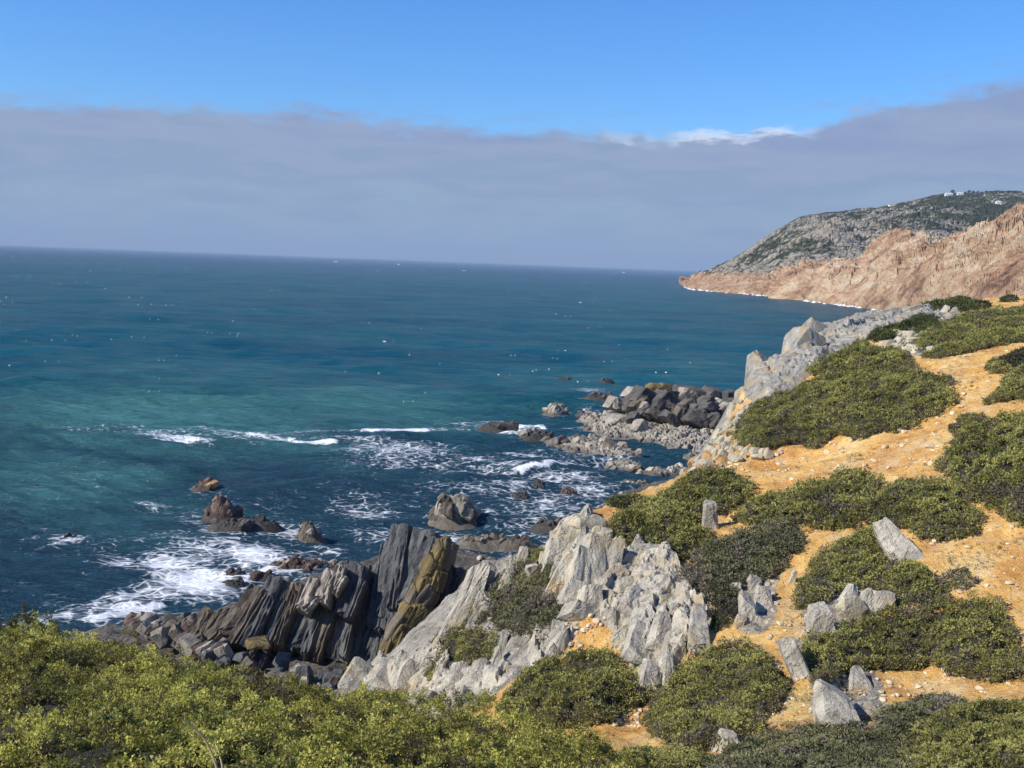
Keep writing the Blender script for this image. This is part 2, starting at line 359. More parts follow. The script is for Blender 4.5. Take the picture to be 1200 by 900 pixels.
# the land the shelf carries lies behind the cliff edge; keep it low
ROCKY = [[(385, 800), (420, 765), (455, 735), (490, 690), (525, 640), (548, 645), (562, 662), (545, 740), (500, 792), (430, 825), (385, 825)],
         Z4([(120, 220), (140, 130), (270, 65), (300, 120), (380, 150), (500, 190), (600, 240), (640, 330), (700, 350), (700, 480), (600, 560), (520, 690), (440, 710), (400, 580), (330, 480), (200, 420), (150, 330)]),
         Z3([(0, 720), (60, 570), (130, 570), (330, 520), (380, 480), (430, 250), (470, 245), (740, 200), (740, 380), (800, 450), (700, 610), (560, 690), (470, 760), (360, 800), (200, 800), (200, 720), (100, 680)]),
         Z4([(60, 500), (180, 440), (230, 480), (180, 560), (80, 620)]),
         [(865, 690), (905, 680), (910, 730), (870, 745), (858, 720)],
         Z5([(270, 350), (560, 310), (560, 380), (360, 450), (270, 470)]),
         Z5([(190, 490), (260, 480), (480, 560), (530, 690), (400, 760), (290, 760), (270, 620)]),
         [(868, 440), (890, 415), (930, 400), (955, 380), (1065, 363), (1090, 358), (1100, 372), (1060, 385), (1000, 405), (960, 430), (900, 470), (875, 470)],
         Z8([(440, 210), (500, 180), (570, 210), (540, 240), (450, 260)]),
         Z8([(150, 380), (240, 310), (380, 300), (380, 340), (280, 400), (400, 400), (420, 440), (280, 430)])]

ys = np.concatenate([np.arange(-30, 3, 1.5), np.arange(3, 20, .22), np.arange(20, 40, .4), np.arange(40, 90, .27), np.arange(90, 160, .5), np.arange(160, 262, 2.5)])
xs = np.concatenate([-140 + np.cumsum(np.linspace(8, .6, 22)) - 0, ])
xs = xs[xs < -42]
xs = np.concatenate([xs, np.arange(-42, -16, .5), np.arange(-16, 46, .24), np.arange(46, 100, .6), np.arange(100, 330, 8)])
GX, GY = np.meshgrid(xs, ys)
ztop = tps(GX, GY)
wob = fbm(p3(GX / 9, GY / 9), 5, 4) * 2.2
sd = edge_dist(GX, GY, LAND); sd = np.where(inside(GX, GY, LAND), -sd, sd)
out = np.maximum(0, sd - 0.3 + np.maximum(wob, -.2) * sstep(sd, 0, 5))
crag = fbm(p3(GX / 5, GY / 5, ztop * .1), 9, 5, .55, True)
slopek = 1.45 + 4.5 * sstep(GX, 9, 1) * sstep(GY, 40, 55)
zc_ = ztop - slopek * out + crag * 2.0 * sstep(out, 0.3, 5)
ss = edge_dist(GX, GY, SHELF); ss = np.where(inside(GX, GY, SHELF), -ss, ss)
zs = np.where(ss < 0, np.minimum(-ss * .12, 2.2) + .3, -ss * .45) + fbm(p3(GX / 3.2, GY / 3.2), 21, 5, .55, True) * .9
GZ = np.where(sd > 0, np.maximum(np.maximum(zc_, zs), -4.5), ztop)

def sample_grid(Gz, x, y):
    x = np.clip(x, xs[0], xs[-1] - 1e-6); y = np.clip(y, ys[0], ys[-1] - 1e-6)
    i = np.clip(np.searchsorted(xs, x, 'right') - 1, 0, len(xs) - 2); j = np.clip(np.searchsorted(ys, y, 'right') - 1, 0, len(ys) - 2)
    fx = (x - xs[i]) / (xs[i + 1] - xs[i]); fy = (y - ys[j]) / (ys[j + 1] - ys[j])
    return (Gz[j, i] * (1 - fx) * (1 - fy) + Gz[j, i + 1] * fx * (1 - fy) + Gz[j + 1, i] * (1 - fx) * fy + Gz[j + 1, i + 1] * fx * fy)
def zt(x, y): return sample_grid(GZ, np.asarray(x, float), np.asarray(y, float))
def cast(u, v, off=0.0, ymax=255.0, ymin=3.5):
    """first hit of a view ray on the terrain (raised by off); a miss gives the closest approach"""
    YT = np.geomspace(ymin, ymax, 1400)
    d = ray(np.atleast_1d(u), np.atleast_1d(v)); t = YT[None] / d[:, 1:2]
    px, pz = d[:, 0:1] * t, CAM_H + d[:, 2:3] * t
    g = pz - zt(px, np.broadcast_to(YT[None], px.shape)) - np.reshape(off, (-1, 1)) * np.ones_like(px)
    hit = g < 0; k = np.where(hit.any(1), hit.argmax(1), (g / YT[None]).argmin(1))
    r = np.arange(len(k)); k0 = np.maximum(k - 1, 0); g0, g1 = g[r, k0], g[r, k]
    f = np.where(hit.any(1) & (g0 > 0), g0 / np.maximum(g0 - g1, 1e-9), 1.0)
    Yv = YT[k0] * (1 - f) + YT[k] * f
    t = Yv / d[:, 1]
    return np.stack([d[:, 0] * t, Yv, CAM_H + d[:, 2] * t], -1)
def plan(poly, off=0.0, n=3):
    P = smooth_poly(poly, n); return cast(P[:, 0], P[:, 1], off)[:, :2]

rocky = np.zeros_like(GZ)
for pl in ROCKY:
    P = plan(pl); d_ = edge_dist(GX, GY, P); d_ = np.where(inside(GX, GY, P), d_, -d_)
    rocky = np.maximum(rocky, sstep(d_, -.6, .8))
cliff = sstep(out, .05, .8)
rocky = np.maximum(rocky, cliff * .95)
dark = sstep(ss, 3, -2) * sstep(GZ, 7, 3.5) * (sd > 0)
# relief: stepped bedding where rock breaks through, rills and lumps in the earth
a = R(28); u_ = GX * math.cos(a) + GY * math.sin(a); v_ = -GX * math.sin(a) + GY * math.cos(a)
bed = fbm(p3(u_ / .9, v_ / 3.4), 31, 5, .55, True)
lump = fbm(p3(GX / 2.6, GY / 2.6), 41, 5, .55)
rill = fbm(p3(GX / 1.3 + lump, GY / 1.3), 43, 4, .5, True)
damp = sstep(GY, 6, 30)
GZ = GZ + rocky * (bed * .25 + plates(GX, GY, R(14), .9, 3.0, 70) * .26 + fbm(p3(GX / .7, GY / .7), 47, 3) * .18) * damp * (sd < 4) + (1 - rocky) * (lump * .34 + rill * .16 - .14 * np.clip(fbm(p3(GX / 1.1 + .6 * lump, GY / 7.0), 53, 4, .55, True), .1, 1) + .07 * fbm(p3(GX / .55, GY / .8), 49, 3, .6, True)) * (.3 + .7 * damp)
V = np.stack([GX, GY, GZ], -1).reshape(-1, 3)
o = link('ground', mesh_data('ground', V, grid_faces(len(ys), len(xs)), M['earth'], True, {'rocky': rocky.ravel(), 'dark': dark.ravel()}))
tag(o, 'ochre earth slope with grey rock breaking through above the sea', None, None, 'structure')

# ------------------------------------------------------------------ stones
def stone_verts(seed, sub, kind):
    """a broken block: convex hull of a battered box (or ball), split finer and roughened along its bedding; fills a box of half size 1"""
    jit, nedge, nface, taper, rough, bedding, dm, ball = KINDS[kind]
    rs = np.random.default_rng(seed); pts = []
    if ball:
        d = rs.normal(0, 1, (26, 3)); d /= np.linalg.norm(d, axis=1)[:, None]; pts = list(d * rs.uniform(.86, 1.05, (26, 1)) * np.abs(d).max(1)[:, None] ** -.35)
    else:
        for c in [(x, y, z) for x in (-1, 1) for y in (-1, 1) for z in (-1, 1)]:
            c = np.array(c) * (1 - rs.random(3) ** 2 * jit)
            for ax in range(3):                       # every corner knocked off
                q = c.copy(); q[ax] *= 1 - rs.uniform(.05, .5) * jit * 1.6; pts.append(q)
        for _ in range(nedge):
            q = np.sign(rs.normal(0, 1, 3)) * rs.uniform(.82, .98, 3); q[rs.integers(3)] = rs.uniform(-.8, .8); pts.append(q)
        for _ in range(nface):
            q = rs.uniform(-.7, .7, 3); ax = rs.integers(3); q[ax] = np.sign(q[ax]) * rs.uniform(.98, 1.08); pts.append(q)
        pts = np.array(pts); k = 1 - (pts[:, 2] + 1) / 2 * taper * rs.uniform(.6, 1.1); sh = rs.uniform(-.25, .25) * (pts[:, 2] + 1) / 2
        pts[:, 0] = pts[:, 0] * k + sh; pts[:, 1] *= (k + 1) / 2
    bm = bmesh.new(); vs = [bm.verts.new(tuple(q)) for q in pts]
    r = bmesh.ops.convex_hull(bm, input=vs)
    bmesh.ops.delete(bm, geom=[g for g in set(r['geom_interior']) | set(r['geom_unused']) if isinstance(g, bmesh.types.BMVert) and g.is_valid], context='VERTS')
    bmesh.ops.triangulate(bm, faces=bm.faces)
    cuts = {2: 0, 3: 1, 4: 4, 5: 7}[sub]
    if cuts: bmesh.ops.subdivide_edges(bm, edges=bm.edges, cuts=cuts, use_grid_fill=True)
    bmesh.ops.triangulate(bm, faces=bm.faces)
    bm.verts.index_update(); P = np.array([v.co[:] for v in bm.verts]); Fc = np.array([[v.index for v in f.verts] for f in bm.faces]); bm.free()
    P /= np.abs(P).max(0)
    W = P * np.array(dm) / np.mean(dm)
    if sub > 2:
        P = P * (1 + rough * fbm(W * 2.2 + seed, seed, 4, .55, True) + rough * .5 * fbm(W * np.array([9, 5, 2.2]) + seed, seed + 7, 3))[:, None]
        if bedding:
            s_ = W[:, 0] * 11 + fbm(W * 1.2, seed + 3, 3) * .6
            P[:, 1] *= 1 + bedding * vnoise(p3(np.floor(s_ * 1.5), 0 * s_ + 3.3, 0 * s_), seed + 5)
            P[:, 2] *= 1 + bedding * .7 * vnoise(p3(np.floor(s_ * 1.5), 0 * s_ + 9.3, 0 * s_), seed + 6)
    return P, Fc
SET = {}
KINDS = {'block': (.46, 7, 7, .24, .045, .018, (1, 1, 1), 0), 'plate': (.26, 4, 5, .12, .03, .055, (.5, 1, 2), 0), 'shard': (.42, 6, 6, .55, .055, .07, (.6, .7, 1.6), 0), 'boulder': (0, 0, 0, 0, .06, 0.0, (1, 1, .8), 1)}
def stone_mesh(kind, k, mat, sub):
    key = (kind, k, mat, sub)
    if key not in SET:
        P, Fc = stone_verts(100 + 13 * k + len(kind) * 7, sub, kind)
        SET[key] = mesh_data(kind + '_stone', P, Fc, M[mat], False)
    return SET[key]
def put_stone(name, P, half, kind, mat, lean=0, yaw=0, tilt=0, parent=None, k=None, sub=3, rs=random):
    me = stone_mesh(kind, rs.randrange(5) if k is None else k, mat, sub)
    o = link(name, me, parent)
    rot = Matrix.Rotation(R(yaw), 4, 'Z') @ Matrix.Rotation(R(lean), 4, 'Y') @ Matrix.Rotation(R(tilt), 4, 'X')
    base = parent.location if parent is not None else Vector((0, 0, 0))
    o.matrix_basis = Matrix.Translation(Vector(P) - base) @ rot @ Matrix.Diagonal((*half, 1))
    return o
rnd = random.Random(7)
def px_stone(name, u, v, w_, h_, Y, kind, mat, lean=0, yaw=0, tilt=0, depth=.8, parent=None, k=None, sub=3, push=0.0):
    """a stone seen at pixel (u, v), w x h pixels across, standing Y metres off"""
    P = at(u, v, Y); s = Y / F
    hw, hh = w_ * s / 2 * 1.08, h_ * s / 2 * 1.08
    P = P + np.array([0, depth * hw * .4 + push, 0])
    return put_stone(name, P, (hw, max(hw, hh * .5) * depth, hh), kind, mat, lean, yaw, tilt, parent, k, sub, rnd)
def land_stone(name, u, v, w_, h_, kind, mat, **kw):
    g = cast([u], [v + h_ * .36])[0]
    return px_stone(name, u, v + h_ * .12, w_, h_ * 1.3, g[1], kind, mat, **kw)
def fill(parent, poly, step, w_, h_, kinds, mats, lean=(-5, 25), seed=1, sub=3, depth=.8, name='stone', jitter=.45, tilt=(-15, 15), off=0.0, keep=1.0, yaw=(-25, 25)):
    rs = random.Random(seed); P = np.array(poly, float); n = 0
    x0, y0 = P.min(0); x1, y1 = P.max(0); y = y0 + step * .3; row = 0
    while y < y1:
        x = x0 + (row % 2) * step * .5
        while x < x1:
            u = x + rs.uniform(-jitter, jitter) * step; v = y + rs.uniform(-jitter, jitter) * step * .8
            if inside(np.array([u]), np.array([v]), P)[0] and rs.random() < keep:
                ww, hh = rs.uniform(*w_), rs.uniform(*h_)
                g = cast([u], [v + hh * .25])[0]
                s = g[1] / F
                put_stone(name, (g[0], g[1] + off, g[2] + hh * s * .12), (ww * s / 2, max(ww, hh) * s / 2 * depth, hh * s / 2), rs.choice(kinds), rs.choice(mats), rs.uniform(*lean), rs.uniform(*yaw), rs.uniform(*tilt), parent, None, sub, rs); n += 1
            x += step
        y += step * .8; row += 1
    return n

#@@ROCKS
def face(parent, poly, mat, amp=.5, lift=.35, w_=.8, l_=2.6, ang=14, seed=3, res=.13, rim=.5):
    W = plan(poly, 0.0, 3); mn, mx = W.min(0), W.max(0)
    gx, gy = np.meshgrid(np.arange(mn[0], mx[0] + res, res), np.arange(mn[1], mx[1] + res * 1.4, res * 1.4))
    d = edge_dist(gx, gy, W); ins = inside(gx, gy, W); d = np.where(ins, d, 0)
    z = zt(gx, gy) - .12 + lift * sstep(d, 0, rim) + amp * plates(gx, gy, R(ang), w_, l_, seed) * sstep(d, 0, rim) + .05 * fbm(p3(gx / .3, gy / .3), seed, 3)
    L = np.array(parent.location); Fq = grid_faces(*gx.shape); k = ins.ravel()[Fq].all(1)
    return link('face', mesh_data('face', np.stack([gx, gy, z], -1).reshape(-1, 3) - L, Fq[k], M[mat], False), parent)
# --- the dark slanted slab by the water
sl_ = thing('slate_outcrop', 'big dark slanted slate outcrop of upright leaning plates standing at the shoreline', 'rock outcrop', tuple(at(400, 790, 98)))
PL = [  # base u v, top u v, width px, depth shift m, material, kind
 (222, 752, 246, 716, 20, 1.0, 'slate_brown'), (240, 752, 262, 712, 18, .4, 'slate_brown'), (256, 756, 274, 716, 16, 1.2, 'slate_brown'),
 (268, 748, 303, 684, 26, -.4, 'slate_brown'), (288, 750, 318, 678, 17, -.9, 'slate'), (304, 752, 330, 680, 15, .2, 'slate'), (318, 756, 343, 678, 16, -.5, 'slate_brown'), (334, 758, 356, 692, 13, 1.4, 'slate'),
 (350, 762, 374, 694, 17, -.2, 'slate'), (366, 766, 388, 700, 15, -.9, 'slate_brown'), (380, 766, 398, 680, 18, .4, 'slate_brown'), (352, 712, 366, 676, 20, 1.0, 'reef'), (374, 700, 388, 664, 20, 1.4, 'reef'), (388, 690, 398, 658, 15, 1.7, 'reef'),
 (394, 770, 412, 690, 19, -.6, 'slate'), (408, 772, 424, 662, 19, .5, 'slate'), (424, 780, 440, 650, 20, .9, 'slate'), (402, 720, 420, 655, 20, 1.0, 'slate'),
 (436, 740, 452, 628, 22, 1.7, 'slate'), (452, 720, 464, 614, 20, 2.2, 'slate'), (444, 770, 478, 622, 30, .2, 'slate'), (466, 740, 492, 620, 26, .5, 'slate'), (478, 720, 508, 620, 26, .9, 'slate'), (420, 790, 446, 720, 22, -1.0, 'slate'),
 (432, 790, 452, 712, 14, -1.6, 'slate'), (396, 800, 410, 745, 24, -1.2, 'slate'), (374, 800, 390, 752, 24, -1.0, 'slate_brown'), (350, 800, 362, 758, 22, -1.2, 'slate'), (414, 812, 424, 766, 26, -1.9, 'slate'),
 (276, 790, 290, 742, 20, -1.6, 'slate_brown'), (262, 800, 280, 744, 20, -1.6, 'slate_brown'), (292, 795, 304, 752, 16, -1.6, 'slate')]
ZAX = Vector((0, 0, 1))
def plate(parent, u0, v0, u1, v1, wpx, sh_, mat, Y0=97.0, dep=7.5, slope=5.0, yaw=12, kind='plate', name='plate', sub=4, k=None, over=1.06):
    A = at(u0, v0, Y0 + sh_); hgt = (v0 - v1); B = at(u1, v1, Y0 + sh_ + slope * min(1.3, hgt / 110))
    l = Vector(B - A); L = l.length; l.normalize()
    dvec = Vector((math.sin(R(yaw)), math.cos(R(yaw)), 0)); dvec = (dvec - l * dvec.dot(l)).normalized()
    ax = dvec.cross(l).normalized()
    hw = wpx * Y0 / F / 2 * 1.16
    o = link(name, stone_mesh(kind, rnd.randrange(5) if k is None else k, mat, sub), parent)
    mm = Matrix.Identity(4)
    for i in range(3): mm[i][0], mm[i][1], mm[i][2] = ax[i] * hw, dvec[i] * dep / 2, l[i] * L / 2 * over
    C = (A + B) / 2 + np.array(dvec) * dep * .5
    o.matrix_basis = Matrix.Translation(Vector(C) - parent.location) @ mm
    return o
for i_, p_ in enumerate(PL):
    wd_ = .8 if p_[6] == 'reef' else 1.3
    plate(sl_, *p_[:4], p_[4] * wd_, p_[5] * .5, p_[6], over=1.22 if p_[2] < 400 and p_[6] != 'reef' else 1.10)
    plate(sl_, p_[0] + 4, p_[1] + 3, p_[2] + 5 * (i_ % 2), p_[3] + 9 + 7 * (i_ % 3), p_[4] * .55, p_[5] * .5 - .35 - .15 * (i_ % 3), p_[6], over=1.18 if p_[2] < 400 else 1.06)
rl = random.Random(41)
for i_ in range(26):
    f_ = i_ / 25; u_ = 456 + (523 - 456) * f_ + rl.uniform(-9, 9); v_ = 768 + (646 - 768) * f_ + rl.uniform(-6, 6)
    o_ = px_stone('block', u_, v_, rl.uniform(14, 25), rl.uniform(24, 46), 95.5 + 4.2 * f_ + rl.uniform(-.5, .4), rl.choice(['shard', 'block', 'boulder', 'plate']), rl.choice(['lichen', 'lichen', 'lichen', 'slate_brown']), 24 + rl.uniform(-8, 8), 22, rl.uniform(-12, 8), 1.0, sl_, None, 4)
    o_['label'] = 'ochre lichen covered block on the edge of the slab'
plate(sl_, 482, 776, 530, 650, 36, 1.0, 'slate', dep=9.5, slope=5.0, yaw=28, k=0)
rb = random.Random(11)
for i in range(46):
    u = rb.uniform(225, 440); v = 772 + (u - 225) * .17 + rb.uniform(-14, 26); s_ = rb.uniform(8, 22)
    px_stone('block', u, v, s_ * rb.uniform(.9, 1.5), s_, 93 - (v - 772) * .12, rb.choice(['block', 'shard', 'boulder']), rb.choice(['slate', 'slate', 'slate_brown', 'reef']), rb.uniform(-30, 50), rb.uniform(-40, 40), rb.uniform(-20, 20), .8, sl_)
px_stone('block', 302, 756, 30, 14, 91, 'boulder', 'lichen', 4, 20, 0, .9, sl_)
px_stone('block', 326, 800, 16, 9, 88, 'shard', 'cream', 60, 0, 0, .8, sl_); px_stone('block', 356, 798, 10, 8, 88, 'block', 'cream', 0, 0, 0, .8, sl_)
# --- shore rubble left of the slab
shr = thing('shore_rocks', 'low brown-grey jumble of slabs between the surf and the green bushes at left', 'rock outcrop', tuple(at(215, 745, 100)))
for i in range(80):
    u = rb.uniform(150, 262); v = 728 + rb.uniform(0, 46) * (u - 130) / 130; s_ = rb.uniform(6, 16)
    g = at(u, v, 104 - (v - 728) * .25)
    px_stone('slab', u, v, s_ * rb.uniform(1, 1.8), s_ * rb.uniform(.8, 1.4), g[1], rb.choice(['shard', 'block', 'plate']), rb.choice(['reef', 'reef_red', 'slate_brown', 'slate_brown']), rb.uniform(15, 60), rb.uniform(-30, 30), 0, .9, shr)

# --- pale outcrops of the slope
oc = thing('cliff_outcrop', 'tall pale grey ribs of rock at the cliff brink with cream boulder on top', 'rock outcrop', tuple(cast([690], [690])[0]))
for (u, v, w_, h_, ln) in [(651, 640, 20, 44, 8), (664, 662, 24, 74, 20), (680, 664, 24, 76, 20), (697, 650, 22, 78, 14), (712, 652, 20, 66, 12), (672, 690, 24, 40, 18), (690, 695, 22, 40, 10), (724, 650, 16, 40, 14), (656, 655, 14, 34, 12), (676, 710, 26, 26, 30), (722, 664, 16, 26, 40), (738, 650, 14, 18, 30)]:
    land_stone('rib', u, v + 8, w_ * 1.35, h_ * .74, rnd.choice(['plate', 'block', 'shard']), 'pale', lean=ln, yaw=rnd.uniform(-20, 20), tilt=-38, depth=.8, parent=oc, sub=4)
for (u, v, w_, h_) in [(690, 616, 50, 22), (668, 626, 34, 20), (706, 628, 26, 20), (655, 630, 22, 16), (718, 638, 16, 14), (640, 655, 16, 20)]:
    land_stone('boulder', u, v, w_, h_, 'boulder', 'cream', yaw=rnd.uniform(-20, 20), depth=.8, parent=oc, sub=4)
face(oc, Z4([(110, 250), (140, 120), (280, 60), (310, 120), (380, 150), (500, 190), (420, 210), (300, 330), (260, 430), (170, 430)]), 'pale', seed=34, amp=.5, lift=.6, w_=1.0, l_=4.0)
oc = thing('rock_outcrop', 'broad pale grey tilted rock face between two rounded bushes', 'rock outcrop', tuple(cast([770], [740])[0]))
fill(oc, Z4([(300, 330), (420, 200), (560, 210), (640, 330), (700, 380), (690, 480), (610, 560), (520, 690), (450, 700), (410, 580), (340, 470)]), 15, (16, 30), (26, 56), ['shard', 'block', 'plate'], ['pale', 'pale', 'pale', 'cream'], (14, 36), 3, 4, .28, 'slab', tilt=(-80, -66), keep=.10)
face(oc, Z4([(280, 320), (420, 195), (570, 205), (645, 330), (705, 380), (695, 485), (615, 565), (520, 700), (445, 715), (400, 590), (330, 480)]), 'pale', seed=31, amp=.46, lift=.6, w_=1.15, l_=4.2)
for (u, v, w_, h_, ln) in [(818, 728, 28, 62, 12), (764, 790, 30, 56, 22), (750, 745, 34, 60, 28), (776, 735, 30, 60, 30), (784, 775, 16, 56, 16), (742, 700, 30, 46, 34)]:
    land_stone('slab', u, v, w_, h_, 'shard', 'pale', lean=ln, tilt=-68, depth=.35, parent=oc, sub=4)
oc = thing('rock_outcrop', 'low pale rock face running up from the round bush below the dark slab', 'rock outcrop', tuple(cast([480], [800])[0]))
fill(oc, Z3([(10, 720), (60, 590), (130, 590), (240, 590), (330, 540), (380, 490), (400, 600), (480, 610), (560, 580), (620, 600), (600, 660), (500, 690), (420, 740), (350, 790), (230, 780), (210, 720), (110, 670)]), 15, (16, 34), (20, 44), ['shard', 'block'], ['pale', 'pale', 'cream'], (15, 40), 5, 4, .3, 'slab', tilt=(-80, -64), keep=.08)
face(oc, Z3([(0, 725), (60, 580), (130, 575), (240, 580), (330, 530), (380, 480), (410, 600), (480, 605), (560, 575), (630, 600), (600, 665), (500, 695), (420, 745), (350, 795), (230, 785), (200, 725), (110, 675)]), 'pale', seed=32, amp=.52, lift=.6, w_=1.5, l_=4.5)
for (u, v, w_, h_, ln) in [(420, 790, 40, 46, 24), (452, 785, 34, 44, 30), (482, 792, 34, 40, 30), (500, 820, 44, 30, 10), (535, 790, 26, 44, 26), (560, 785, 22, 40, 20)]:
    land_stone('slab', u, v, w_, h_, 'block', 'pale' if ln > 12 else 'cream', lean=ln, tilt=-68, depth=.35, parent=oc, sub=4)
oc = thing('rock_slab', 'smooth pale grey slab leaning beside the black shadow of the dark slate', 'rock', tuple(cast([545], [720])[0]))
for (u, v, w_, h_, ln) in [(548, 698, 30, 72, 16), (534, 725, 26, 50, 24), (566, 680, 22, 40, 20), (560, 715, 18, 40, 20)]:
    land_stone('slab', u, v, w_, h_, 'plate', 'pale', lean=ln, tilt=-30, depth=.7, parent=oc, sub=4)
oc = thing('rubble_patch', 'small pale blocks poking through the bush on the low spur', 'rock', tuple(cast([595], [700])[0]))
for (u, v, w_, h_, ln) in [(596, 678, 20, 24, 10), (613, 652, 16, 20, 10), (570, 710, 22, 24, 40), (590, 752, 12, 24, 10), (582, 770, 14, 24, 10), (575, 690, 12, 14, 0), (627, 672, 26, 12, 60), (600, 664, 14, 14, 20), (640, 745, 20, 14, 10), (655, 690, 14, 14, 10)]:
    land_stone('block', u, v, w_, h_, 'shard', 'pale', lean=ln, tilt=-15, parent=oc)
oc = thing('rock_outcrop', 'grey rock step above the rounded dark bush with orange earth beside it', 'rock outcrop', tuple(cast([655], [750])[0]))
fill(oc, Z4([(60, 510), (160, 440), (225, 470), (190, 540), (120, 600), (70, 610)]), 14, (16, 28), (18, 34), ['block', 'shard'], ['pale'], (15, 40), 6, 4, .35, 'slab', tilt=(-78, -60), keep=.15)
face(oc, Z4([(50, 510), (160, 430), (235, 465), (195, 550), (120, 610), (60, 620)]), 'pale', seed=33, amp=.5, lift=.5, w_=1.2, l_=3.5)

land_stone('standing_stone', 832, 608, 21, 38, 'block', 'pale', lean=-2, depth=.9, k=1, sub=4)
tag(bpy.context.scene.objects['standing_stone'], 'grey upright stone standing on the slope with dark shadow to its right', 'stone')
def single(name, label, cat, *a, **k): return tag(land_stone(name, *a, **k), label, cat)
single('boulder', 'pale jagged boulder breaking out of green shrubs at centre right', 'boulder', 1052, 634, 36, 50, 'shard', 'pale', lean=-26, tilt=-48, k=4, sub=4)
single('boulder', 'squared grey boulder with flat top, left end of the blocks above the long bush', 'boulder', 963, 732, 32, 44, 'block', 'pale', tilt=-16, k=0, sub=4)
single('boulder', 'cream boulder right beside the squared grey one', 'boulder', 999, 714, 34, 30, 'boulder', 'cream', k=2, sub=4)
single('boulder', 'small pointed grey rock behind the cream boulder', 'boulder', 997, 697, 24, 22, 'shard', 'pale', lean=26, tilt=-20, k=1, sub=4)
single('boulder', 'upright grey rock next to the pointed one above the long bush', 'boulder', 1017, 704, 19, 26, 'shard', 'pale', lean=12, tilt=-30, k=3, sub=4)
single('boulder', 'low pale rock at the right end of the blocks above the long bush', 'boulder', 1038, 706, 26, 22, 'boulder', 'pale', k=4, sub=4)
single('rock_slab', 'narrow grey slab leaning left in the orange gully', 'rock', 933, 774, 24, 50, 'plate', 'pale', lean=-24, tilt=-20, k=2, sub=4)
oc = thing('rock_outcrop', 'large grey rock slabs below the long bush at lower right', 'rock outcrop', tuple(cast([985], [830])[0]))
for (u, v, w_, h_, ln, k) in [(978, 816, 46, 84, 4, 0), (1008, 790, 30, 42, 12, 1), (1014, 830, 44, 26, 10, 3), (996, 838, 30, 30, 0, 2), (962, 826, 22, 44, 6, 4)]:
    land_stone('slab', u, v + 6, w_, h_ * .8, 'boulder' if k == 0 else ('plate' if k == 4 else 'shard'), 'pale', lean=ln, tilt=-62, depth=.45, parent=oc, k=k, sub=4)
oc = thing('rock_cluster', 'small cluster of upright grey stones under the shadowed bush', 'rock outcrop', tuple(cast([880], [720])[0]))
for (u, v, w_, h_, k) in [(877, 714, 22, 42, 0), (894, 702, 24, 30, 1), (884, 683, 18, 18, 2), (862, 690, 12, 14, 3), (868, 728, 14, 16, 4), (892, 730, 18, 14, 1)]:
    land_stone('stone', u, v, w_, h_, 'block' if k % 2 else 'boulder', 'pale', lean=-4 + 7 * k, tilt=-30, parent=oc, k=k, sub=4)
single('boulder', 'whitish low rock at the bottom edge among the green shrubs', 'boulder', 856, 873, 48, 20, 'shard', 'cream', lean=6, tilt=0, k=1, sub=4)
single('boulder', 'small whitish standing rock in the orange gully', 'boulder', 929, 676, 8, 16, 'shard', 'cream', lean=10, k=2)

# --- grey promontory
pr = thing('promontory', 'blue-grey rocky bluff jutting over the sea beyond the long green bush', 'rock outcrop', tuple(cast([925], [440])[0]))
for (u, v, w_, h_, Y, ln, k, mt_) in [(897, 444, 42, 60, 113, 10, 0, 'promontory'), (926, 446, 34, 50, 113, 16, 1, 'promontory'), (905, 452, 16, 54, 111, 4, 3, 'cream'), (948, 418, 46, 56, 124, 24, 2, 'promontory'), (932, 428, 34, 26, 118, 30, 1, 'ochre_rock'),
        (962, 400, 44, 46, 130, 30, 4, 'promontory'), (985, 396, 50, 34, 134, 60, 0, 'promontory'), (1010, 387, 56, 30, 140, 64, 1, 'promontory'), (1040, 377, 60, 24, 148, 70, 2, 'promontory'), (1068, 370, 44, 16, 152, 80, 3, 'promontory'), (960, 432, 40, 40, 120, 30, 0, 'promontory'), (890, 478, 44, 34, 108, 20, 2, 'promontory'), (868, 490, 26, 30, 104, 20, 4, 'cream')]:
    px_stone('slab', u, v, w_, h_, Y, 'boulder' if k in (0, 4) else 'block', mt_, ln if ln < 50 else -14, 15, -10, .8, pr, k, 4, 1.5)
face(pr, [(868, 450), (885, 418), (930, 400), (955, 378), (1060, 362), (1092, 358), (1100, 370), (1060, 385), (990, 410), (960, 436), (905, 474), (878, 474)], 'promontory', .62, .75, 2.6, 6.5, 32, 35, .26, 1.6)
fill(pr, Z8([(440, 215), (500, 180), (570, 210), (540, 240), (450, 262)]), 8, (10, 18), (8, 14), ['block', 'boulder'], ['promontory', 'pale'], (10, 60), 9, 3, .8, 'stone')
# --- cream ledges at the top of the path
lg = thing('rock_ledges', 'cream rock ledges in the earth at the top of the slope', 'rock outcrop', tuple(cast([1050], [400])[0]))
fill(lg, Z8([(150, 385), (250, 310), (390, 295), (390, 330), (300, 395), (430, 400), (490, 375), (420, 440), (300, 440)]), 9, (12, 26), (6, 11), ['block', 'plate'], ['cream'], (-5, 15), 10, 3, 1.0, 'ledge')

